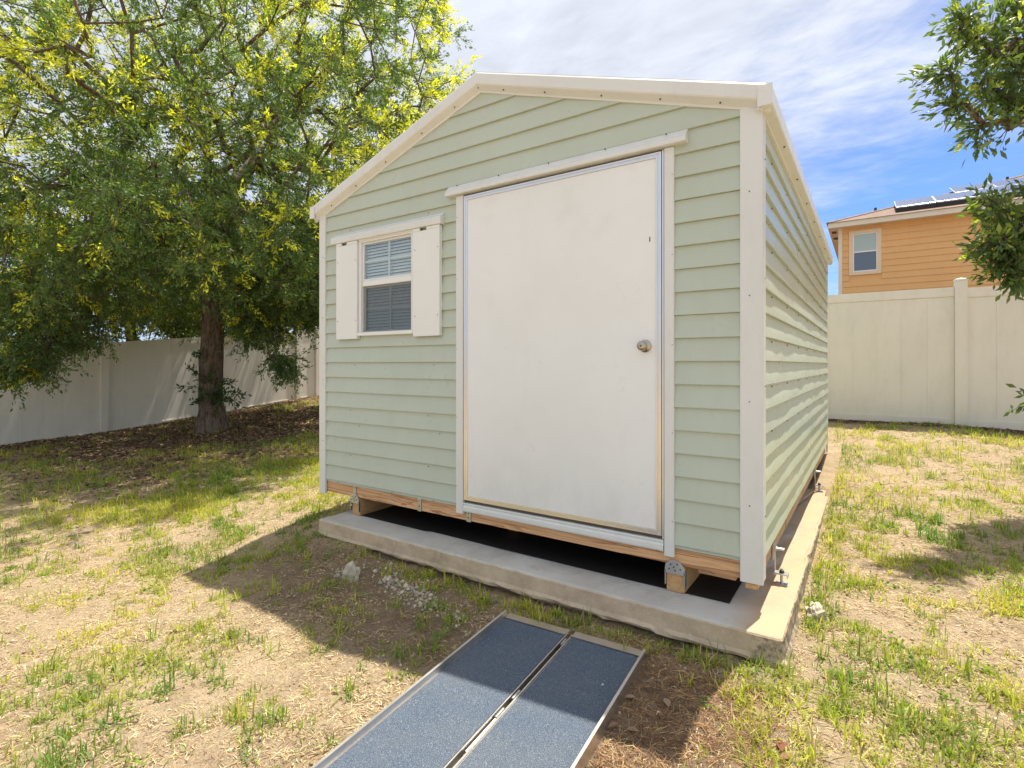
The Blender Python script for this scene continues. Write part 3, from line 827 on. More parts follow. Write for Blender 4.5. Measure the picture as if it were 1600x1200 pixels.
# ------------------------------------------------------------------ wheelchair ramp
def ramp_():
    t = thing('folding_ramp', 'folding aluminium ramp with two grey gritted tracks lying on the ground before the shed door', 'ramp', (-.72, -1.1, -.33))
    # local frame: axis runs away from the shed; x across
    P0 = Vector((-.748, -.430, -.262)); ax = Vector((.056, -1.0, -.028)).normalized(); ac = Vector((1, .056, 0.0)).normalized()
    up = ac.cross(ax) * -1
    if up.z < 0: up = -up
    def W(a, l, h): return tuple(P0 + ac * a + ax * l + up * h)
    L = 1.62
    def bx(a0, a1, l0, l1, h0, h1):
        m = MB(); m.prism([W(a0, l0, h0), W(a1, l0, h0), W(a1, l1, h0), W(a0, l1, h0)], [W(a0, l0, h1), W(a1, l0, h1), W(a1, l1, h1), W(a0, l1, h1)]); return m
    for s_, (a0, a1) in ((-1, (-.356, -.010)), (1, (.010, .356))):
        pn = bx(a0 + .006, a1 - .006, .024, L, -.030, -.012).build('ramp_deck', M['ramp_alu'], t)
        bx(a0 + .010, a1 - .010, .026, L - .01, -.0115, -.009).build('grit_tread', M['grit'], pn)
        inner = (a1 - .005, a1) if s_ < 0 else (a0, a0 + .005)
        bx(inner[0], inner[1], .0, L, -.045, -.006).build('inner_rail', M['ramp_alu'], pn)
        # outer side rail: upright with small top flange
        o0, o1 = (a0, a0 + .005) if s_ < 0 else (a1 - .005, a1)
        rl = bx(o0, o1, -.004, L, -.050, .016).build('side_rail', M['ramp_alu'], t)
        f0, f1 = (a0 - .006, a0 + .005) if s_ < 0 else (a1 - .005, a1 + .006)
        bx(f0, f1, -.004, L, .0162, .019).build('rail_flange', M['ramp_alu'], rl)
        # end lip plate
        m = MB(); m.prism([W(a0 + .008, .022, -.009), W(a1 - .008, .022, -.009), W(a1 - .002, -.032, -.012), W(a0 + .002, -.032, -.012)],
                          [W(a0 + .008, .022, -.004), W(a1 - .008, .022, -.004), W(a1 - .002, -.032, -.008), W(a0 + .002, -.032, -.008)])
        m.build('end_lip', M['ramp_alu'], t)
    bx(-.0095, .0095, .02, L, -.046, -.040).build('hinge_channel', M['dark_metal'], t)
    for l in (.05, .48, .60, .95, 1.3):
        MB().cyl(W(0, l, -.012), W(0, l + .055, -.012), .0068, .0068, 10).build('hinge_knuckle', M['galv'], t)
    MB().cyl(W(0, .655, -.016), W(0, .84, -.016), .0045, .0045, 8).build('hinge_pin', M['ramp_alu'], t)
    MB().cyl(W(.272, .285, -.0088), W(.272, .287, -.005), .006, .004, 8).build('tread_rivet', M['galv'], t)
ramp_()

# ------------------------------------------------------------------ fences
def fence(name, label, p0, dirv, posts, ztop_post, znear_fn, panel_h, loc, face):
    """dirv 'x' or 'y'; posts: positions along; fence plane coordinate p0; face = side towards the camera (-1/+1)"""
    t = thing(name, label, 'fence', loc)
    def bx(a0, a1, b0, b1, z0, z1, nm, mat='fence', par=None, bev=.003):
        if dirv == 'x': return MB().box(a0, a1, p0 + b0, p0 + b1, z0, z1).build(nm, M[mat], par or t, bev)
        return MB().box(p0 + b0, p0 + b1, a0, a1, z0, z1).build(nm, M[mat], par or t, bev)
    tops = []
    for a in posts:
        zt = ztop_post(a)
        po = bx(a - .065, a + .065, -.065, .065, zt - 2.2, zt, 'fence_post')
        # low pyramid cap with a small overhang
        m = MB(); r = .071; zc = zt + .0005
        cc = (a, p0) if dirv == 'x' else (p0, a)
        V = [(cc[0] + sx * r, cc[1] + sy * r, zc) for sx, sy in ((-1, -1), (1, -1), (1, 1), (-1, 1))]
        V2 = [(x, y, zc + .022) for x, y, _ in V]
        b = 0; m.v = V + V2 + [(cc[0], cc[1], zc + .045)]
        m.f = [(0, 1, 5, 4), (1, 2, 6, 5), (2, 3, 7, 6), (3, 0, 4, 7), (3, 2, 1, 0), (4, 5, 8), (5, 6, 8), (6, 7, 8), (7, 4, 8)]
        m.build('post_cap', M['fence'], po)
    for a, b in zip(posts[:-1], posts[1:]):
        a0, b0 = a + .0655, b - .0655
        zt = min(ztop_post(a), ztop_post(b)) - .085 if dirv == 'x' else None
        # rails follow the slope on the sloping fence
        za, zb = ztop_post(a) - .075, ztop_post(b) - .075
        if dirv == 'x': za = zb = min(za, zb)
        def slope(z0off, z1off, b_0, b_1, nm, x0=a0, x1=b0, par=None, bev=.003, mat='fence'):
            f = lambda x: za + (zb - za) * (x - a0) / (b0 - a0)
            def pt(x, bb, z): return (x, p0 + bb, z) if dirv == 'x' else (p0 + bb, x, z)
            m = MB(); m.prism([pt(x0, b_0, f(x0) + z0off), pt(x0, b_1, f(x0) + z0off), pt(x0, b_1, f(x0) + z1off), pt(x0, b_0, f(x0) + z1off)],
                              [pt(x1, b_0, f(x1) + z0off), pt(x1, b_1, f(x1) + z0off), pt(x1, b_1, f(x1) + z1off), pt(x1, b_0, f(x1) + z1off)])
            return m.build(nm, M[mat], par or t, bev)
        slope(-.125, 0, -.025, .025, 'top_rail'); slope(-panel_h, -panel_h + .088, -.025, .025, 'bottom_rail')
        slope(-panel_h + .0885, -.1255, -.0035, .0035, 'panel_core', bev=0)
        nb = max(1, int(round((b0 - a0) / .286))); w = (b0 - a0) / nb
        for k in range(nb):
            slope(-panel_h + .0890, -.1260, -.0115, -.004, 'fence_board', a0 + k * w + .0005, a0 + (k + 1) * w - .0005, bev=.0008) if face < 0 else \
            slope(-panel_h + .0890, -.1260, .004, .0115, 'fence_board', a0 + k * w + .0005, a0 + (k + 1) * w - .0005, bev=.0008)
    return t
lf = lambda y: 1.50 + (y - 1.488) * .1005 + .012
posts_l = [1.488 + k * 2.135 for k in range(-3, 3)]
fence('vinyl_fence', 'cream vinyl privacy fence running behind the oak on the left, dappled by tree shade', -12.12, 'y', posts_l + [6.35], lf, None, 1.83, (-12.12, 2, -.3), 1)
rf_ = lambda x: 2.108 if x < 1.5 else 2.085
fence('vinyl_fence', 'cream vinyl privacy fence on the right below the orange house', 6.5, 'x', [1.412 + 2.42 * k for k in (-5, -4, -3, -2, -1, 0)] + [1.412 + 2.42, 1.412 + 4.84], rf_, None, 1.835, (1.4, 6.5, .2), -1)

# ------------------------------------------------------------------ neighbour's house
def house():
    hx0, hx1, hy0, hy1 = -.44, 15.0, 17.3, 31.0
    t = thing('house', 'two storey apricot orange house with brown hip roof and solar panels beyond the right fence', 'house', (7, 24, .3))
    ZE = 5.5
    wall = B('wall', hx0 + .06, hx1 - .06, hy0 + .06, hy1, -.2, ZE - .02, M['house'], t)
    wx0, wx1, wz0, wz1 = -.150, .700, 3.83, 5.235
    EX = .192; z = .4; rows = 0
    while z < ZE - .10:
        zt = min(z + EX, ZE - .06)
        ivs = [(hx0 + .11, hx1)] if (zt < wz0 or z > wz1) else [(hx0 + .11, wx0 - .002), (wx1 + .002, hx1)]
        for (a, b) in ivs:
            V = [(a, hy0 + .059, z), (a, hy0 + .030, z), (a, hy0 + .048, zt - .001), (a, hy0 + .059, zt - .001)]
            MB().prism(V, [(b, v[1], v[2]) for v in V]).build('siding_board', M['house'], wall)
        z += EX
    B('corner_board', hx0, hx0 + .108, hy0 + .012, hy0 + .058, 0, ZE - .05, M['fascia'], wall)
    B('corner_board', hx0, hx0 + .058, hy0 + .0585, hy0 + .17, 0, ZE - .05, M['fascia'], wall)
    w = ring(wx0, wx1, wz0, wz1, .10, hy0 + .010, hy0 + .058, 'window', M['house_trim'], t, .0)
    ring(wx0 + .101, wx1 - .101, wz0 + .101, wz1 - .101, .035, hy0 + .018, hy0 + .06, 'window_frame', M['white'], w, .0)
    zm = (wz0 + wz1) / 2 + .02
    B('meeting_rail', wx0 + .137, wx1 - .137, hy0 + .016, hy0 + .050, zm - .02, zm + .022, M['white'], w)
    B('pane', wx0 + .137, wx1 - .137, hy0 + .036, hy0 + .050, zm + .023, wz1 - .137, M['house_glass_up'], w)
    B('pane', wx0 + .137, wx1 - .137, hy0 + .040, hy0 + .050, wz0 + .137, zm - .021, M['house_glass_low'], w)
    # eaves: fascia boards and soffit
    ov = .30; ex0, ex1, ey0, ey1 = hx0 - ov + .03, hx1 + ov, hy0 - ov, hy1 + ov
    B('fascia', ex0, ex1, ey0, ey0 + .03, ZE - .155, ZE + .0, M['fascia'], t)
    B('fascia', ex0, ex0 + .03, ey0 + .0305, ey1, ZE - .155, ZE + .0, M['fascia'], t)
    B('soffit', ex0 + .0305, ex1, ey0 + .0305, ey1, ZE - .145, ZE - .125, M['fascia'], t)
    # gutter bracket pieces at the left eave end
    for yb in (17.6, 18.6): B('vent_strip', ex0 + .07, ex0 + .2, yb, yb + .35, ZE - .1495, ZE - .1455, M['dark_metal'], t)
    s = .37; run = (ey1 - ey0) / 2; zr = ZE + .02 + run * s
    e = .04
    c = [(ex0 - e, ey0 - e, ZE + .004), (ex1 + e, ey0 - e, ZE + .004), (ex1 + e, ey1 + e, ZE + .004), (ex0 - e, ey1 + e, ZE + .004)]
    r0, r1 = (ex0 + run, ey0 + run, zr), (ex1 - run, ey0 + run, zr)
    roof = from_py('roof', c + [r0, r1], [(0, 1, 5, 4), (1, 2, 5), (2, 3, 4, 5), (3, 0, 4), (3, 2, 1, 0)], M['shingle'], t)
    # shingle courses as thin steps on the front slope
    k = 0
    m = MB()
    while k < 26:
        yA = ey0 + .30 * k; zA = ZE + .006 + (yA - ey0) * s
        xa = ex0 + (yA - ey0) + .02; xb = ex1 - (yA - ey0)
        V = [(xa, yA, zA), (xa, yA, zA + .014), (xa + .0, yA + .29, zA + .29 * s + .002)]
        m.prism(V, [(xb, v[1], v[2]) for v in V]); k += 1
        if xb < xa + 1: break
    o = m.build('shingle_courses', M['shingle'], roof); o['kind'] = 'stuff'
    for k in range(40):   # hip cap shingles
        a = k * .22
        if a > run: break
        MB().prism([(ex0 + a - .08, ey0 + a + .06, ZE + .01 + a * s), (ex0 + a + .06, ey0 + a - .08, ZE + .01 + a * s), (ex0 + a, ey0 + a, ZE + .055 + a * s)],
                   [(ex0 + a + .15, ey0 + a + .29, ZE + .012 + (a + .22) * s), (ex0 + a + .29, ey0 + a + .15, ZE + .012 + (a + .22) * s), (ex0 + a + .22, ey0 + a + .22, ZE + .045 + (a + .22) * s)]).build('hip_shingle', M['shingle'], roof)
    def onroof(x, y, h): return (x, y, ZE + (y - ey0) * s + h)
    def panel(x, y):
        A = .985; Lg = 1.55
        pl = MB().prism([onroof(x, y, .15), onroof(x + A - .012, y, .15), onroof(x + A - .012, y + Lg, .15), onroof(x, y + Lg, .15)],
                        [onroof(x, y, .19), onroof(x + A - .012, y, .19), onroof(x + A - .012, y + Lg, .19), onroof(x, y + Lg, .19)]).build('solar_panel', M['solar_frame'], t)
        MB().prism([onroof(x + .015, y + .008, .1905), onroof(x + A - .03, y + .008, .1905), onroof(x + A - .03, y + Lg - .015, .1905), onroof(x + .015, y + Lg - .015, .1905)],
                   [onroof(x + .015, y + .015, .194), onroof(x + A - .03, y + .015, .194), onroof(x + A - .03, y + Lg - .015, .194), onroof(x + .015, y + Lg - .015, .194)]).build('solar_cells', M['solar'], pl)
        MB().prism([onroof(x, y + .02, .02), onroof(x + A - .012, y + .02, .02), onroof(x + A - .012, y + .06, .02), onroof(x, y + .06, .02)],
                   [onroof(x, y + .02, .149), onroof(x + A - .012, y + .02, .149), onroof(x + A - .012, y + .06, .149), onroof(x, y + .06, .149)]).build('panel_gap_shade', M['gap_shade'], pl)  # black strip painting the shade in the gap under the panel
    for k in range(9): panel(1.06 + k * .985, 17.33)
    for k in range(8): panel(2.62 + k * .985, 18.92)
    for (x, y) in ((.55, 18.4), (4.3, 21.9)):
        p = onroof(x, y, 0); MB().cyl(p, (p[0], p[1], p[2] + .12), .04, .04, 10).build('roof_vent', M['dark_metal'], t)
house()

# ------------------------------------------------------------------ trees
Fv = np.array([math.sin(YAW), math.cos(YAW), 0]); Rv = np.array([math.cos(YAW), -math.sin(YAW), 0])
def at_px(u, v, Dp):  # used once, at build time, to read real positions off the photograph
    return CAM + Fv * Dp + Rv * (u - 800) / FPX * Dp + np.array([0, 0, (568.8 - v) / FPX * Dp])
def tube(path, radii, nside=8):
    V = []; F = []
    prev = None
    for i, (p, r) in enumerate(zip(path, radii)):
        p = Vector(p)
        d = (Vector(path[min(i + 1, len(path) - 1)]) - Vector(path[max(i - 1, 0)])).normalized()
        a = (prev - d * prev.dot(d)).normalized() if prev is not None else d.orthogonal().normalized()
        prev = a; c = d.cross(a)
        for k in range(nside):
            t = 2 * math.pi * k / nside; V.append(tuple(p + (a * math.cos(t) + c * math.sin(t)) * r))
    for i in range(len(path) - 1):
        for k in range(nside):
            j = (k + 1) % nside; F.append((i * nside + k, i * nside + j, (i + 1) * nside + j, (i + 1) * nside + k))
    return V, F
def leaf_batch(cent, axis_dir, L, Wd, rs):
    """diamond leaves folded along the midrib; cent (n,3), axis_dir (n,3) unit"""
    n = len(cent)
    r = rs.normal(size=(n, 3)); b = np.cross(axis_dir, r); b /= np.linalg.norm(b, axis=1, keepdims=True) + 1e-9
    nrm = np.cross(axis_dir, b)
    L = L[:, None]; Wd = Wd[:, None]
    p0 = cent; p2 = cent + axis_dir * L
    p1 = cent + axis_dir * L * .52 + b * Wd + nrm * Wd * .25; p3 = cent + axis_dir * L * .52 - b * Wd + nrm * Wd * .25
    V = np.stack([p0, p1, p2, p3], 1).reshape(-1, 3)
    i = np.arange(n)[:, None] * 4
    Fq = np.concatenate([i + np.array([[0, 1, 2]]), i + np.array([[0, 2, 3]])], 1).reshape(-1, 3)
    return V, Fq
def make_tree(name, label, cat, base, trunk_path, trunk_r, ells, nclust, leaves_per, leaf_len, seed, group=None, spread=.30,
              cut=None, yellow=None, cols=((.045, .085, .03), (.10, .16, .05), (.42, .48, .06)), loose=None, min_r=.006, leafparts=0):
    rs = np.random.default_rng(seed)
    t = thing(name, label, cat, base, group)
    # cluster centres in the union of ellipsoids
    pts = []; wsum = np.array([e[3] for e in ells], float); wsum /= wsum.sum()
    while len(pts) < nclust:
        e = ells[rs.choice(len(ells), p=wsum)]
        d = rs.normal(size=3); d /= np.linalg.norm(d); r = rs.random() ** (1 / 2.4)
        p = np.array(e[0]) + d * r * np.array(e[1:3] if False else e[1])
        if cut is not None and not cut(p): continue
        if mnoise.noise(Vector(p * 0.62 + seed)) < e[2]: continue
        pts.append(p)
    pts = np.array(pts)
    nodes = [np.array(q, float) for q in trunk_path]; par = [-1] + list(range(len(trunk_path) - 1))
    ntr = len(nodes)
    top = nodes[-1]
    d0 = np.linalg.norm(pts - top, axis=1)
    allow_from = 1 if ntr > 2 else 0
    for k in np.argsort(d0):
        p = pts[k]; A = np.array(nodes[allow_from:])
        dist = np.linalg.norm(A - p, axis=1); dt = np.linalg.norm(A - top, axis=1)
        pen = dist + .35 * np.maximum(0, dt - d0[k]) * 2 + .22 * dt
        j = int(np.argmin(pen)) + allow_from
        q = nodes[j]
        dd = np.linalg.norm(p - q); nseg = max(1, int(dd / .5)); pj = j
        for s_ in range(1, nseg + 1):
            f = s_ / nseg
            w = q * (1 - f) + p * f
            if s_ < nseg: w = w + rs.normal(0, .055 * min(1, dd), 3); w[2] += .10 * dd * math.sin(math.pi * f)
            nodes.append(w); par.append(pj); pj = len(nodes) - 1
    N = len(nodes); load = np.zeros(N)
    for i in range(N - 1, -1, -1):
        load[i] += 1 if True else 0
        if par[i] >= 0: load[par[i]] += load[i]
    rad = np.maximum(min_r, trunk_r * 0.92 * (load / load[ntr - 1]) ** 0.46)
    for i in range(ntr): rad[i] = trunk_r * (1.0 - .18 * i / ntr)
    rad[0] = trunk_r * 1.5
    if ntr > 2: rad[1] = trunk_r * 1.04
    # trunk mesh
    tp = []; tr = []
    for i in range(ntr - 1):
        for s_ in range(14):
            f = s_ / 14; tp.append(tuple(np.array(nodes[i]) * (1 - f) + np.array(nodes[i + 1]) * f)); tr.append(rad[i] * (1 - f) + rad[i + 1] * f)
    tp.append(tuple(nodes[ntr - 1])); tr.append(rad[ntr - 1])
    V, Fc = tube(tp, tr, 44)
    V = [tuple(Vector(v) + Vector((mnoise.noise(Vector((v[0] * 9, v[1] * 9, v[2] * 2.2))), mnoise.noise(Vector((v[1] * 9, v[0] * 9 + 5, v[2] * 2.2))), 0)) * trunk_r * .14 + Vector((v[0] - nodes[0][0], v[1] - nodes[0][1], 0)) * (-.22 * abs(mnoise.noise(Vector((v[0] * 15, v[1] * 15, v[2] * 3.0)))))) for v in V]
    from_py('trunk', V, Fc, M['bark'], t, True)
    kids = {}
    for i in range(ntr, N): kids.setdefault(par[i], []).append(i)
    VV = []; FF = []
    def chain(i):
        path = [nodes[par[i]], nodes[i]]; rr = [min(rad[par[i]], rad[i] * 1.25), rad[i]]
        cur = i
        while cur in kids:
            ks = sorted(kids[cur], key=lambda k: -load[k]); nx_ = ks[0]
            for k in ks[1:]: stack.append(k)
            path.append(nodes[nx_]); rr.append(rad[nx_]); cur = nx_
        v, f = tube(path, rr, 7 if rr[0] > .03 else 5); b = len(VV); VV.extend(v); FF.extend([tuple(b + x for x in q_) for q_ in f])
    stack = [k for i in range(ntr) for k in kids.get(i, [])]
    while stack: chain(stack.pop())
    br = from_py('branches', VV, FF, M['bark'], t, True); br['kind'] = 'stuff'
    # leaves: each cluster has short twigs with leaves along them
    nt = 7
    tw = rs.normal(size=(nclust, nt, 3)); tw /= np.linalg.norm(tw, axis=2, keepdims=True)
    out = pts - np.array(ells[0][0]); out /= np.linalg.norm(out, axis=1, keepdims=True) + 1e-9
    tw = tw + out[:, None] * .75 + np.array([0, 0, -.10]); tw /= np.linalg.norm(tw, axis=2, keepdims=True)
    tl = spread * rs.uniform(.55, 1.35, (nclust, nt))
    lp = int(leaves_per / nt)
    f = rs.random((nclust, nt, lp)) ** .75
    cen = pts[:, None, None] + tw[:, :, None] * (tl[:, :, None] * f)[..., None] + rs.normal(0, .022, (nclust, nt, lp, 3))
    ld = tw[:, :, None] * 1.0 + rs.normal(size=(nclust, nt, lp, 3)) * .48 ; ld /= np.linalg.norm(ld, axis=3, keepdims=True)
    cen = cen.reshape(-1, 3); ld = ld.reshape(-1, 3); n = len(cen)
    Ls = leaf_len * rs.uniform(.6, 1.25, n)
    y = np.array([yellow(p) if yellow is not None else 0 for p in pts])
    ytw = (np.repeat(y, nt) * 1.15 > rs.random(nclust * nt)).astype(float)
    yamt = np.clip(np.repeat(ytw, lp) * (.25 + 1.1 * f.reshape(-1)) + rs.normal(0, .12, n), 0, 1) * np.repeat(ytw, lp)
    mixv = np.clip(rs.normal(.42, .30, n) + np.repeat(rs.normal(0, .18, nclust), nt * lp), 0, 1)[:, None]
    c = np.array(cols[0]) * (1 - mixv) + np.array(cols[1]) * mixv
    c = c * (1 - yamt[:, None]) + np.array(cols[2]) * yamt[:, None] * rs.uniform(.75, 1.1, (n, 1))
    V, Fq = leaf_batch(cen, ld, Ls, Ls * .17, rs)
    # twig stems
    if leafparts:
        dcam = np.linalg.norm(cen - CAM, axis=1)
        rel = cen - CAM; dep = rel @ Fv; uu = 800 + FPX * (rel @ Rv) / dep; vv = 568.8 - FPX * rel[:, 2] / dep
        vis = (uu < 1597) & (vv > 2)
        order = np.argsort(np.where(vis, dcam, 99)); chosen = order[:leafparts]
        keep = np.ones(n, bool); keep[chosen] = False
        lms = []
        for q_ in range(4):
            me = bpy.data.meshes.new('leaf')
            w_ = .17
            me.from_pydata([(0, 0, 0), (.28, w_ * .8, .03), (.62, w_ * .85, .04), (1, 0, -.02), (.62, -w_ * .85, .04), (.28, -w_ * .8, .03), (.5, 0, 0)], [], [(0, 6, 1), (1, 6, 2), (2, 6, 3), (3, 6, 4), (4, 6, 5), (5, 6, 0)])
            at_ = me.attributes.new('tint', 'FLOAT_COLOR', 'POINT'); cc = np.ones((7, 4), np.float32)
            cc[:, :3] = [(.06, .11, .035), (.09, .15, .05), (.13, .19, .07), (.18, .23, .09)][q_]
            at_.data.foreach_set('color', cc.ravel()); me.materials.append(M['leaf']); lms.append(me)
        off = np.array(wl_of(t))
        for ii in chosen:
            o = bpy.data.objects.new('leaf', lms[ii % 4]); COL.objects.link(o); o.parent = t
            o.location = cen[ii] - off
            o.rotation_mode = 'QUATERNION'
            qd = Vector(ld[ii]).to_track_quat('X', 'Z'); qr = Matrix.Rotation(rs.uniform(-1.2, 1.2), 4, 'X').to_quaternion()
            o.rotation_quaternion = qd @ qr
            o.scale = (Ls[ii],) * 3
        vk = np.repeat(keep, 4)
        cen, ld, Ls, c = cen[keep], ld[keep], Ls[keep], c[keep]
        V, Fq = leaf_batch(cen, ld, Ls, Ls * .17, rs)
    o = fast_mesh('crown', V, Fq, np.repeat(c, 4, axis=0), M['leaf'], t, 'stuff')
    # fine twigs
    A = np.repeat(pts, nt, axis=0); Bp = A + (tw * tl[..., None]).reshape(-1, 3)
    sd = np.cross(Bp - A, np.array([.3, .2, 1.0])); sd /= np.linalg.norm(sd, axis=1, keepdims=True) + 1e-9
    s2 = np.cross(Bp - A, sd); s2 /= np.linalg.norm(s2, axis=1, keepdims=True) + 1e-9
    r = .0035 * max(1, leaf_len / .06)
    tv = np.stack([A + sd * r, A - sd * r * .5 + s2 * r * .87, A - sd * r * .5 - s2 * r * .87, Bp], 1).reshape(-1, 3)
    i = np.arange(len(A))[:, None] * 4
    tf = np.concatenate([i + np.array([[0, 1, 3]]), i + np.array([[1, 2, 3]]), i + np.array([[2, 0, 3]])], 1).reshape(-1, 3)
    fast_mesh('twigs', tv, tf, None, M['bark'], t, 'stuff')
    return t

TB = at_px(333, 672, 9.6)
tb = np.array([TB[0], TB[1], float(hgt(TB[0], TB[1])) - .05])
ctr = np.array([TB[0], TB[1], 5.4])
def oak_cut(p):
    r = math.hypot(p[0] - tb[0], p[1] - tb[1])
    zmin = 2.05 - .30 * max(0, r - .9)
    rel = p - CAM; dep = rel @ Fv; u = 800 + FPX * (rel @ Rv) / dep
    return p[2] > max(zmin, 1.15) and p[0] > -14.5
hang1 = at_px(405, 505, 9.3); hang2 = at_px(440, 565, 9.1); hang3 = at_px(70, 500, 8.2); hang4 = at_px(30, 560, 7.8); hang5 = at_px(470, 470, 9.4)
def oak_yellow(p):
    h = mnoise.noise(Vector(p * .9 + 11.3))
    outer = np.linalg.norm((p - ctr) / np.array([4.9, 4.9, 4.3]))
    return max(0.0, min(1, (h + .13 + .10 * max(-1.0, min(1.0, -((p - tb) @ Rv) / 3.0))) * 3.2)) * (0.35 + .65 * min(1, max(0, (outer - .5) * 2.6))) * (.15 + .85 * min(1, max(0, (p[2] - 2.7) / 1.0)))
make_tree('oak_tree', 'large bushy oak with yellow green new growth standing left of the shed before the fence', 'tree', tuple(tb),
          [tb, tb + [-.03, -.03, .55], tb + [-.07, 0, 1.25], tb + [-.05, .02, 1.95], tb + [-.02, 0, 2.6], tb + [.1, .05, 3.4], tb + [.15, .1, 4.3]], .205,
          [(ctr, (4.9, 4.9, 4.3), -.20, 90), (np.array([tb[0], tb[1], 2.9]), (4.2, 4.2, 1.1), -.5, 26), (at_px(395, 470, 9.4), (.8, .6, .6), -1, 2.2), (hang1, (.45, .4, .35), -1, 1.2), (hang2, (.35, .3, .15), -1, .5), (hang3, (1.3, 1.0, .5), -1, 3.2), (hang4, (.7, .7, .28), -1, 1.2), (hang5, (.5, .5, .4), -1, 1.2)],
          3000, 189, .064, 3, cut=lambda p: oak_cut(p) or any(np.linalg.norm((p - h) / np.array(r)) < 1.05 for h, r in ((hang1, (.45, .4, .35)), (hang2, (.35, .3, .15)), (hang3, (1.3, 1, .5)), (hang4, (.7, .7, .28)), (hang5, (.5, .5, .4)))),
          yellow=oak_yellow, spread=.36, cols=((.075, .13, .055), (.20, .29, .105), (.74, .74, .08)))
# suckers low on the trunk
sk = thing('oak_sapling', 'leafy suckers sprouting round the foot of the big oak trunk', 'sapling', tuple(tb))
rs = np.random.default_rng(5)
VV = []; FF = []; cs_ = []; ds_ = []
for (u, v, u2, v2) in ((328, 610, 284, 604), (322, 600, 296, 573), (330, 615, 300, 628), (345, 612, 386, 617), (350, 618, 372, 632), (338, 590, 362, 598), (330, 600, 330, 580), (335, 620, 345, 605), (325, 560, 305, 552), (340, 628, 356, 622), (322, 640, 348, 600), (345, 635, 325, 612), (350, 590, 340, 640)):
    a = at_px(u, v, 9.42); b = at_px(u2, v2, 9.2 + rs.uniform(-.15, .2))
    m_ = (a + b) / 2 + np.array([0, 0, .05])
    v_, f_ = tube([a, m_, b], [.008, .006, .003], 5); k0 = len(VV); VV.extend(v_); FF.extend([tuple(k0 + x for x in q_) for q_ in f_])
    for j in range(60):
        f = rs.uniform(.2, 1.05); p = a * (1 - f) + b * f + rs.normal(0, .035, 3); cs_.append(p)
        d = (b - a) / np.linalg.norm(b - a) + rs.normal(0, .8, 3); ds_.append(d / np.linalg.norm(d))
from_py('stems', VV, FF, M['bark'], sk, True)
cs_ = np.array(cs_); ds_ = np.array(ds_); Ls = rs.uniform(.05, .09, len(cs_))
V, Fq = leaf_batch(cs_, ds_, Ls, Ls * .2, rs)
cc = np.array([.06, .11, .04]) * rs.uniform(.6, 1.5, (len(cs_), 1))
fast_mesh('foliage', V, Fq, np.repeat(cc, 4, axis=0), M['leaf'], sk, 'stuff')

# trees beyond the left fence
for k, (x, y, h, r, lab) in enumerate(((-15.0, 5.6, 4.2, 2.5, 'yellow green tree behind the left fence, seen beneath the oak crown'), (-15.2, 3.0, 4.2, 2.6, 'dark trunked bushy tree behind the left fence post'), (-14.6, 9.2, 4.6, 2.6, 'bushy tree behind the left fence where it nears the shed'))):
    z0 = float(hgt(x, y)) - .05
    make_tree('background_tree', lab, 'tree', (x, y, z0), [(x, y, z0), (x + .05, y, z0 + .9), (x, y + .1, z0 + 1.9), (x + .05, y, z0 + 2.8)], .13,
              [((x, y, z0 + h * .82), (r, r, h * .55), -.6, 1)], 420, 126, .10, 20 + k, yellow=lambda p: .55 if mnoise.noise(Vector(p * .8)) > -.1 else .1, spread=.42,
              cols=((.055, .10, .035), (.13, .19, .06), (.42, .46, .09)), group='trees beyond the left fence')
z0 = .25
make_tree('background_tree', 'small green tree top between the shed eave and the orange house', 'tree', (-3.3, 24, z0), [(-3.3, 24, z0), (-3.3, 24, z0 + 1.2), (-3.25, 24, z0 + 2.4)], .12,
          [((-3.3, 24, 3.1), (2.6, 1.8, 1.55), -.5, 1)], 220, 91, .13, 31, yellow=lambda p: .1, spread=.4)

# right-hand oak, trunk outside the frame, branches reaching in
RB = at_px(1600, 700, 4.6) + Rv * 1.75
rb = np.array([RB[0], RB[1], float(hgt(RB[0], RB[1])) - .05])
bulk = np.array([rb[0], rb[1], 3.3])
spr = [(1488, 42, 4.0), (1462, 122, 3.9), (1478, 172, 3.95), (1505, 70, 4.0), (1525, 105, 4.05), (1520, 140, 4.0), (1548, 150, 4.1), (1515, 205, 4.0), (1548, 205, 4.1), (1568, 20, 4.2),
       (1590, 50, 4.2), (1582, 95, 4.15), (1590, 140, 4.2), (1588, 185, 4.1), (1560, 80, 4.1), (1570, 120, 4.1), (1572, 165, 4.1), (1598, 15, 4.3), (1605, 100, 4.3), (1605, 160, 4.3), (1540, 60, 4.1),
       (1530, 322, 4.1), (1562, 335, 4.15), (1532, 388, 4.1), (1555, 395, 4.1), (1572, 365, 4.2), (1592, 300, 4.2), (1592, 345, 4.2), (1590, 390, 4.2), (1555, 425, 4.1), (1582, 428, 4.1), (1600, 420, 4.2), (1606, 370, 4.2),
       (1592, 628, 4.0)]
ells_r = [(bulk, (1.55, 1.55, 1.7), -.4, 11), (at_px(1730, 600, 4.2), (.2, .2, .2), -1, .8)]
for (u_, v_, d_) in spr: ells_r.append((at_px(u_ + 20, v_ - 8, d_), (.085, .11, .045) if v_ < 600 else (.03, .04, .02), -1, .36 if v_ < 600 else .12))
def rcut(p):
    rel = p - CAM; dep = rel @ Fv
    if dep < .3: return True
    u = 800 + FPX * (rel @ Rv) / dep; v = 568.8 - FPX * rel[2] / dep
    inframe = u < 1625
    near = any(np.linalg.norm((p - e[0]) / np.array(e[1])) < 1.02 for e in ells_r[2:])
    return near if inframe else True
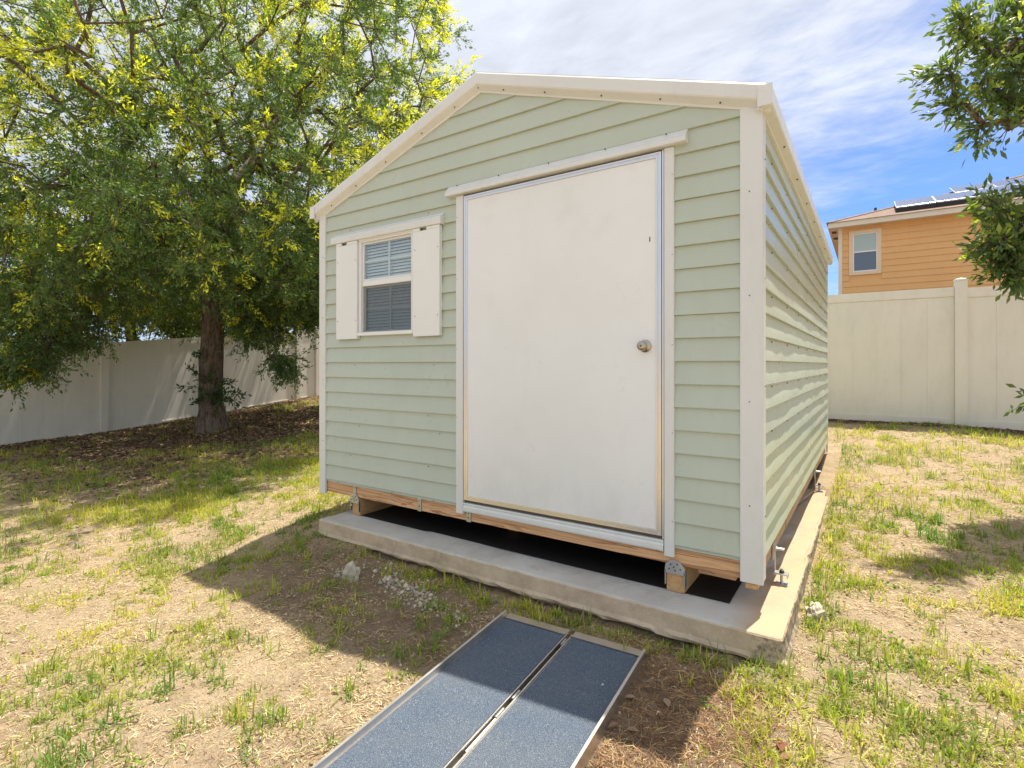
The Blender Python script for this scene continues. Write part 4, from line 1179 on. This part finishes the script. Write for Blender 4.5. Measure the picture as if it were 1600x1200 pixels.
make_tree('oak_tree', 'dark leaved oak branches reaching in at the right edge of the photo', 'tree', tuple(rb),
          [rb, rb + [.02, 0, .5], rb + [0, .03, 1.1], rb + [-.04, 0, 1.8], rb + [0, 0, 2.6]], .10, ells_r, 290, 42, .078, 44, cut=rcut,
          spread=.17, yellow=lambda p: .12, cols=((.055, .10, .035), (.15, .21, .08), (.40, .46, .12)), min_r=.004, leafparts=300)

# ------------------------------------------------------------------ rocks, gravel, grass, litter
def ground_px(u, v):
    ray = Fv + Rv * (u - 800) / FPX + np.array([0, 0, (568.8 - v) / FPX]); tt = 2.0
    for _ in range(14): p = CAM + ray * tt; tt = (CAM[2] - float(hgt(p[0], p[1]))) / -ray[2]
    return CAM + ray * tt
def rock(u, v, Dp, s, name, label, sc=(1, 1, .7)):
    p = ground_px(u, v + 12); z = p[2]
    bm = bmesh.new(); bmesh.ops.create_icosphere(bm, subdivisions=3, radius=s)
    for v_ in bm.verts:
        n_ = mnoise.noise(v_.co * (2.2 / s) + Vector((u, v, 0))) * .45 + abs(mnoise.noise(v_.co * (3.5 / s))) * .35 - .1
        v_.co = Vector((v_.co.x * sc[0], v_.co.y * sc[1], v_.co.z * sc[2])) * (1 + n_)
    me = bpy.data.meshes.new(name); bm.to_mesh(me); bm.free()
    o = link(name, me, M['rock'], None); o.location = (p[0], p[1], z + s * .22)
    tag(o, label, 'rock')
rock(548, 890, 3.05, .062, 'limestone_rock', 'pointed pale limestone rock in the shaded dirt left of the ramp', (.95, .7, 1.25))
rock(1275, 950, 2.72, .050, 'limestone_rock', 'whitish limestone rock in the grass beside the right edge of the slab', (.8, 1.1, 1.0))
# gravel patch
g0 = np.array([-1.74, -.47]); n = 700
gxy = g0 + rng.normal(0, 1, (n, 2)) * [.20, .055]; gxy[:, 1] -= .22 * (gxy[:, 0] - g0[0])
gxy = np.r_[gxy, ground_px(535, 895)[:2] + rng.normal(0, .045, (80, 2))]
n = len(gxy); gz = hgt(gxy[:, 0], gxy[:, 1]); sz = rng.uniform(.003, .009, n) * rng.choice([1, 1, 1, 1, 1, 1, 1.8, 2.6], n)
oc = np.array([(1, 0, 0), (-1, 0, 0), (0, 1, 0), (0, -1, 0), (0, 0, 1), (0, 0, -1)], float); of = np.array([(0, 2, 4), (2, 1, 4), (1, 3, 4), (3, 0, 4), (2, 0, 5), (1, 2, 5), (3, 1, 5), (0, 3, 5)])
V = (oc[None] * rng.uniform(.6, 1.3, (n, 6, 1))) * sz[:, None, None] * np.array([1, 1, .7]) + np.c_[gxy, gz + sz * .3][:, None]
Fq = (np.arange(n)[:, None, None] * 6 + of[None]).reshape(-1, 3)
gr = fast_mesh('gravel', V.reshape(-1, 3), Fq, np.repeat(np.array([.56, .49, .38]) * rng.uniform(.4, 1.2, (n, 1)), 6, axis=0), M['litter'])
tag(gr, 'loose pale limestone gravel scattered in the shaded dirt before the slab', 'gravel', kind='stuff')

def solid(x, y):   # places grass cannot grow: slab, shed, ramp
    s1 = (x > -3.0) & (x < .14) & (y > -.235) & (y < 4.7)
    a = (x + .748) + .056 * (y + .43); s2 = (np.abs(a) < .37) & (y < -.40) & (y > -2.3)
    s3 = (y > 6.42) | (x < -12.05)
    return s1 | s2 | s3
def dens(x, y):
    d = .31 + .0 * x
    n1 = vnoise(x, y, 1.9, .7); n2 = vnoise(x, y, 5.1, 2.2)
    left_band = sstep(-1.2, -.1, y + (x + 3.5) * .12) * (1 - sstep(-4.2, -3.2, x))
    d = d + .62 * left_band * (1 - .55 * sstep(-4.8, -3.6, x) * sstep(-.2, .3, y))
    right = sstep(.2, .5, x + .4 * (y < -.3)) * sstep(-1.6, -.3, y)
    d = d + .26 * right
    d = d * (0.12 + 1.75 * sstep(.42, .66, .5 * n1 + .5 * n2))
    slabfront = np.exp(-((y + .30) / .07) ** 2) * (x > -2.1) * (x < .35); d = d + .95 * slabfront
    rcorner = np.exp(-(((x - .05) / .28) ** 2 + ((y + .42) / .16) ** 2)); d = d + .8 * rcorner
    redge = np.exp(-((x - .20) / .09) ** 2) * (y > .1) * (y < 5) * .7; d = d + redge
    m = mulch(x, y); d = (d + (x < -4.9) * .12) * (1 - np.where(x < -4.6, .25, .72) * m) * np.where(x < -4.6, 1 - .93 * sstep(.62, .9, m), 1)
    r2 = np.hypot((x + .33) / .42, (y + .75) / .38); d = d * sstep(.6, 1.1, r2)
    return np.clip(d, 0, 1)
def sample(n, x0, x1, y0, y1, fn):
    xs = rng.uniform(x0, x1, n); ys = rng.uniform(y0, y1, n)
    k = (rng.random(n) < fn(xs, ys)) & ~solid(xs, ys)
    xs, ys = xs[k], ys[k]
    rel = np.stack([xs, ys], 1) - CAM[:2]; dep = rel @ Fv[:2]; lat = rel @ Rv[:2]
    k = (dep > .6) & (np.abs(lat) < dep * 1.12 + .5)
    return xs[k], ys[k]
def grass_patch(name, label, xs, ys, nb, hh, spread, flat, seed):
    rs = np.random.default_rng(seed); n = len(xs)
    ch = hh * rs.uniform(.4, 1.25, n) * (1 + .8 * (rs.random(n) > .90)); yel = np.clip(.45 + .5 * (vnoise(xs, ys, 1.3, 4.1) - .5) * 2 + rs.normal(0, .18, n), 0, 1)
    reps = rs.integers(nb[0], nb[1], n); I = np.repeat(np.arange(n), reps); m = len(I)
    bx = xs[I] + rs.normal(0, spread, m); by = ys[I] + rs.normal(0, spread, m)
    k = ~solid(bx, by); I, bx, by = I[k], bx[k], by[k]; m = len(I)
    bz = hgt(bx, by) - .004
    az = rs.uniform(0, 2 * math.pi, m); ln = np.abs(rs.normal(.35, .3, m)) * flat[0] + flat[1] * (rs.random(m) < flat[2])
    L = ch[I] * rs.uniform(.5, 1.15, m); w = rs.uniform(.0011, .0025, m) * (1 + 4 * L)
    d = np.stack([np.cos(az), np.sin(az)], 1); s_ = np.stack([-d[:, 1], d[:, 0]], 1)
    ln = np.clip(ln, 0, 1.45)
    def at(f, bend): # position along blade
        th = ln * (.55 + .9 * f)
        r = L * f * np.sin(np.clip(th, 0, 1.5)); z = L * f * np.cos(np.clip(th, 0, 1.5))
        return np.c_[bx + d[:, 0] * r, by + d[:, 1] * r, bz + z + .002]
    b0, b1, b2 = at(0, 0), at(.55, 0), at(1, 0)
    S3 = np.c_[s_, np.zeros(m)]
    V = np.stack([b0 - S3 * w[:, None] * .8, b0 + S3 * w[:, None] * .8, b1 + S3 * w[:, None], b1 - S3 * w[:, None], b2], 1).reshape(-1, 3)
    i = np.arange(m)[:, None] * 5
    Fq = np.concatenate([i + np.array([[0, 1, 2]]), i + np.array([[0, 2, 3]]), i + np.array([[3, 2, 4]])], 1).reshape(-1, 3)
    g = np.array([.135, .245, .04]); yl = np.array([.54, .53, .08]); st = np.array([.50, .40, .20])
    f = yel[I][:, None]; c = g * (1 - f) + yl * f
    dry = (rs.random(m) < .10 + .12 * yel[I])[:, None]; c = np.where(dry, st, c) * rs.uniform(.7, 1.25, (m, 1))
    o = fast_mesh(name, V, Fq, np.repeat(c, 5, axis=0), M['grass'])
    tag(o, label, 'grass', kind='stuff'); return o
def densn(x, y): return dens(x, y)
xs, ys = sample(46000, -6, 4.0, -2.3, 2.4, lambda x, y: dens(x, y) * .85)
grass_patch('grass', 'patchy thin lawn grass growing in sandy soil round the shed and ramp', xs, ys, (6, 17), .056, .016, (1.0, .55, .35), 1)
xs, ys = sample(75000, -12.1, 5.0, -1.8, 6.4, lambda x, y: np.where((x < -5.0) | (y > 2.2), dens(x, y), 0) * .9)
grass_patch('grass', 'patchy lawn grass farther back toward the two fences', xs, ys, (4, 10), .075, .02, (1.0, .4, .25), 2)
# low creeping weeds with broader leaves
def weeds():
    rs = np.random.default_rng(9)
    xs, ys = sample(5200, -6, 4, -2.2, 3.5, lambda x, y: (vnoise(x, y, 2.7, 6.1) > .62) * (.25 + .5 * dens(x, y)))
    I = np.repeat(np.arange(len(xs)), rs.integers(7, 20, len(xs))); m = len(I)
    x = xs[I] + rs.normal(0, .022, m); y = ys[I] + rs.normal(0, .022, m); k = ~solid(x, y); x, y = x[k], y[k]; m = len(x)
    z = hgt(x, y) + rs.uniform(.002, .022, m); az = rs.uniform(0, 6.28, m)
    d = np.stack([np.cos(az), np.sin(az), rs.uniform(-.1, .7, m)], 1); d /= np.linalg.norm(d, axis=1, keepdims=True)
    L = rs.uniform(.010, .026, m); V, Fq = leaf_batch(np.stack([x, y, z], 1), d, L, L * .34, rs)
    c = np.array([.12, .22, .035]) * rs.uniform(.7, 1.4, (m, 1)) + np.array([.12, .10, 0]) * rs.random((m, 1))
    o = fast_mesh('ground_weeds', V, Fq, np.repeat(c, 4, axis=0), M['grass']); tag(o, 'low broad leaved weeds creeping between the grass tufts', 'weeds', kind='stuff')
weeds()
def litter(name, label, cat, xs, ys, Lr, Wr, cols, seed, curl=.4, lift=.004):
    rs = np.random.default_rng(seed); n = len(xs); z = hgt(xs, ys) + rs.uniform(.001, lift, n)
    az = rs.uniform(0, 6.28, n); d = np.stack([np.cos(az), np.sin(az), rs.normal(0, .12, n)], 1); d /= np.linalg.norm(d, axis=1, keepdims=True)
    L = rs.uniform(*Lr, n)[:, None]; w = rs.uniform(*Wr, n)[:, None]
    s_ = np.stack([-d[:, 1], d[:, 0], rs.normal(0, curl, n)], 1)
    P = np.stack([xs, ys, z], 1); bend = rs.normal(0, .10, (n, 1)) * s_ * L
    V = np.stack([P - d * L * .5 - s_ * w * .3, P + bend - s_ * w + [0, 0, .001], P + d * L * .5, P + bend + s_ * w + [0, 0, .001]], 1)
    i = np.arange(n)[:, None] * 4
    Fq = np.concatenate([i + np.array([[0, 1, 3]]), i + np.array([[1, 2, 3]])], 1).reshape(-1, 3)
    c = np.array(cols)[rs.integers(0, len(cols), n)] * rs.uniform(.7, 1.25, (n, 1))
    o = fast_mesh(name, V.reshape(-1, 3), Fq, np.repeat(c, 4, axis=0), M['litter']); tag(o, label, cat, kind='stuff')
xs, ys = sample(420000, -5.5, 3.6, -2.3, 3.2, lambda x, y: .30 + .70 * sstep(.40, .65, vnoise(x, y, 2.9, 8.0)))
litter('dry_straw', 'dead straw and thatch lying over the sandy soil near the shed', 'straw', xs, ys, (.012, .055), (.0006, .0018), [(.66, .50, .29), (.56, .40, .22), (.72, .59, .38), (.26, .16, .09), (.36, .25, .14), (.60, .50, .24)], 3)
xs, ys = sample(130000, -12.1, 4.5, -1.5, 6.4, lambda x, y: np.where((x < -5) | (y > 3), .25 + .5 * vnoise(x, y, 2.1, 3), 0))
litter('dry_straw', 'dead straw and thatch on the lawn farther back', 'straw', xs, ys, (.03, .09), (.0015, .004), [(.54, .42, .25), (.42, .30, .17), (.62, .50, .32), (.20, .13, .08)], 4, lift=.008)
xs, ys = sample(110000, -12.1, 3.0, -1.0, 6.45, lambda x, y: mulch(x, y) * ((x < -4.6) | (y > 5)))
litter('leaf_litter', 'brown fallen oak leaves and mulch under the big oak and along the fences', 'leaf litter', xs, ys, (.035, .08), (.007, .016), [(.20, .115, .065), (.13, .075, .045), (.30, .19, .11), (.42, .30, .19), (.09, .055, .035)], 6, lift=.02)
xs, ys = sample(9000, -.75, .25, -1.45, -.25, lambda x, y: 1 - sstep(.7, 1.15, np.hypot((x + .30) / .5, (y + .78) / .5)))
litter('pine_needles', 'brown pine needles and dead stalks in the bare earth right of the ramp', 'pine needles', xs, ys, (.04, .13), (.0006, .0014), [(.36, .20, .09), (.24, .125, .06), (.46, .30, .15), (.15, .08, .045)], 8, lift=.012)
# soil crumbs
xs, ys = sample(26000, -5.0, 3.4, -2.2, 2.5, lambda x, y: .25 + .6 * vnoise(x, y, 3.3, 5))
n = len(xs); sz = rng.uniform(.0015, .0055, n) * rng.choice([1, 1, 1, 1.8], n)
V = (oc[None] * rng.uniform(.6, 1.3, (n, 6, 1))) * sz[:, None, None] + np.c_[xs, ys, hgt(xs, ys) + sz * .3][:, None]
Fq = (np.arange(n)[:, None, None] * 6 + of[None]).reshape(-1, 3)
cr = fast_mesh('soil_crumbs', V.reshape(-1, 3), Fq, np.repeat(np.array([(.50, .37, .23), (.34, .23, .14), (.60, .50, .36)])[rng.integers(0, 3, n)], 6, axis=0), M['litter'])
tag(cr, 'small crumbs of sandy soil strewn over the bare ground', 'soil', kind='stuff')
# single fallen leaves
def fallen(u, v, s, rot, col, lab):
    for _ in range(1):
        ray = Fv + Rv * (u - 800) / FPX + np.array([0, 0, (568.8 - v) / FPX]); tt = 2.0
        for _ in range(12): p = CAM + ray * tt; tt = (CAM[2] - float(hgt(p[0], p[1]))) / -ray[2]
    p = CAM + ray * tt
    me = bpy.data.meshes.new('fallen_leaf')
    pr_ = [(0, 0), (.2, .16), (.45, .27), (.7, .22), (.9, .1), (1, 0)]
    V = [(a, 0, .02 * math.sin(a * 3)) for a, _ in pr_] + [(a, b, .10 * b / .27) for a, b in pr_[1:-1]] + [(a, -b, .14 * b / .27) for a, b in pr_[1:-1]]
    Fc = []
    for k in range(5):
        for base_ in (6, 10):
            L0 = base_ + k - 1; L1 = base_ + k
            if k == 0: Fc.append((0, 1, base_))
            elif k == 4: Fc.append((4, 5, base_ + 3))
            else: Fc.append((k, k + 1, L1, L0))
    me.from_pydata([(x * s, y * s, z_ * s) for x, y, z_ in V], [], Fc)
    at_ = me.attributes.new('tint', 'FLOAT_COLOR', 'POINT'); cc = np.ones((len(V), 4), np.float32); cc[:, :3] = np.array(col) * .62; at_.data.foreach_set('color', cc.ravel())
    o = link('fallen_leaf', me, M['litter'], None); o.location = (p[0], p[1], p[2] + .010); o.rotation_euler = (.1, -.1, rot)
    tag(o, lab, 'leaf', 'fallen leaves near the ramp')
fallen(975, 1092, .045, .4, (.50, .36, .24), 'tan fallen leaf touching the right rail of the ramp')
fallen(1045, 1108, .050, 2.2, (.48, .34, .22), 'tan curled leaf in the middle of the bare brown earth')
fallen(950, 1140, .045, 1.0, (.42, .26, .15), 'brown leaf close under the ramp rail, lower of the near pair')
fallen(937, 1142, .040, 2.8, (.46, .29, .17), 'brown leaf close under the ramp rail, beside its slightly larger twin')
fallen(978, 1142, .045, .2, (.44, .30, .18), 'pale brown leaf lying a hand from the ramp rail')
fallen(1222, 1178, .055, 1.9, (.34, .14, .08), 'reddish fallen leaf on sunlit sand at the bottom right')
fallen(1218, 1190, .050, .9, (.40, .22, .13), 'brown leaf under the reddish leaf at the bottom edge')
fallen(560, 948, .04, .3, (.46, .30, .17), 'small tan leaf in the shaded dirt below the pointed rock')
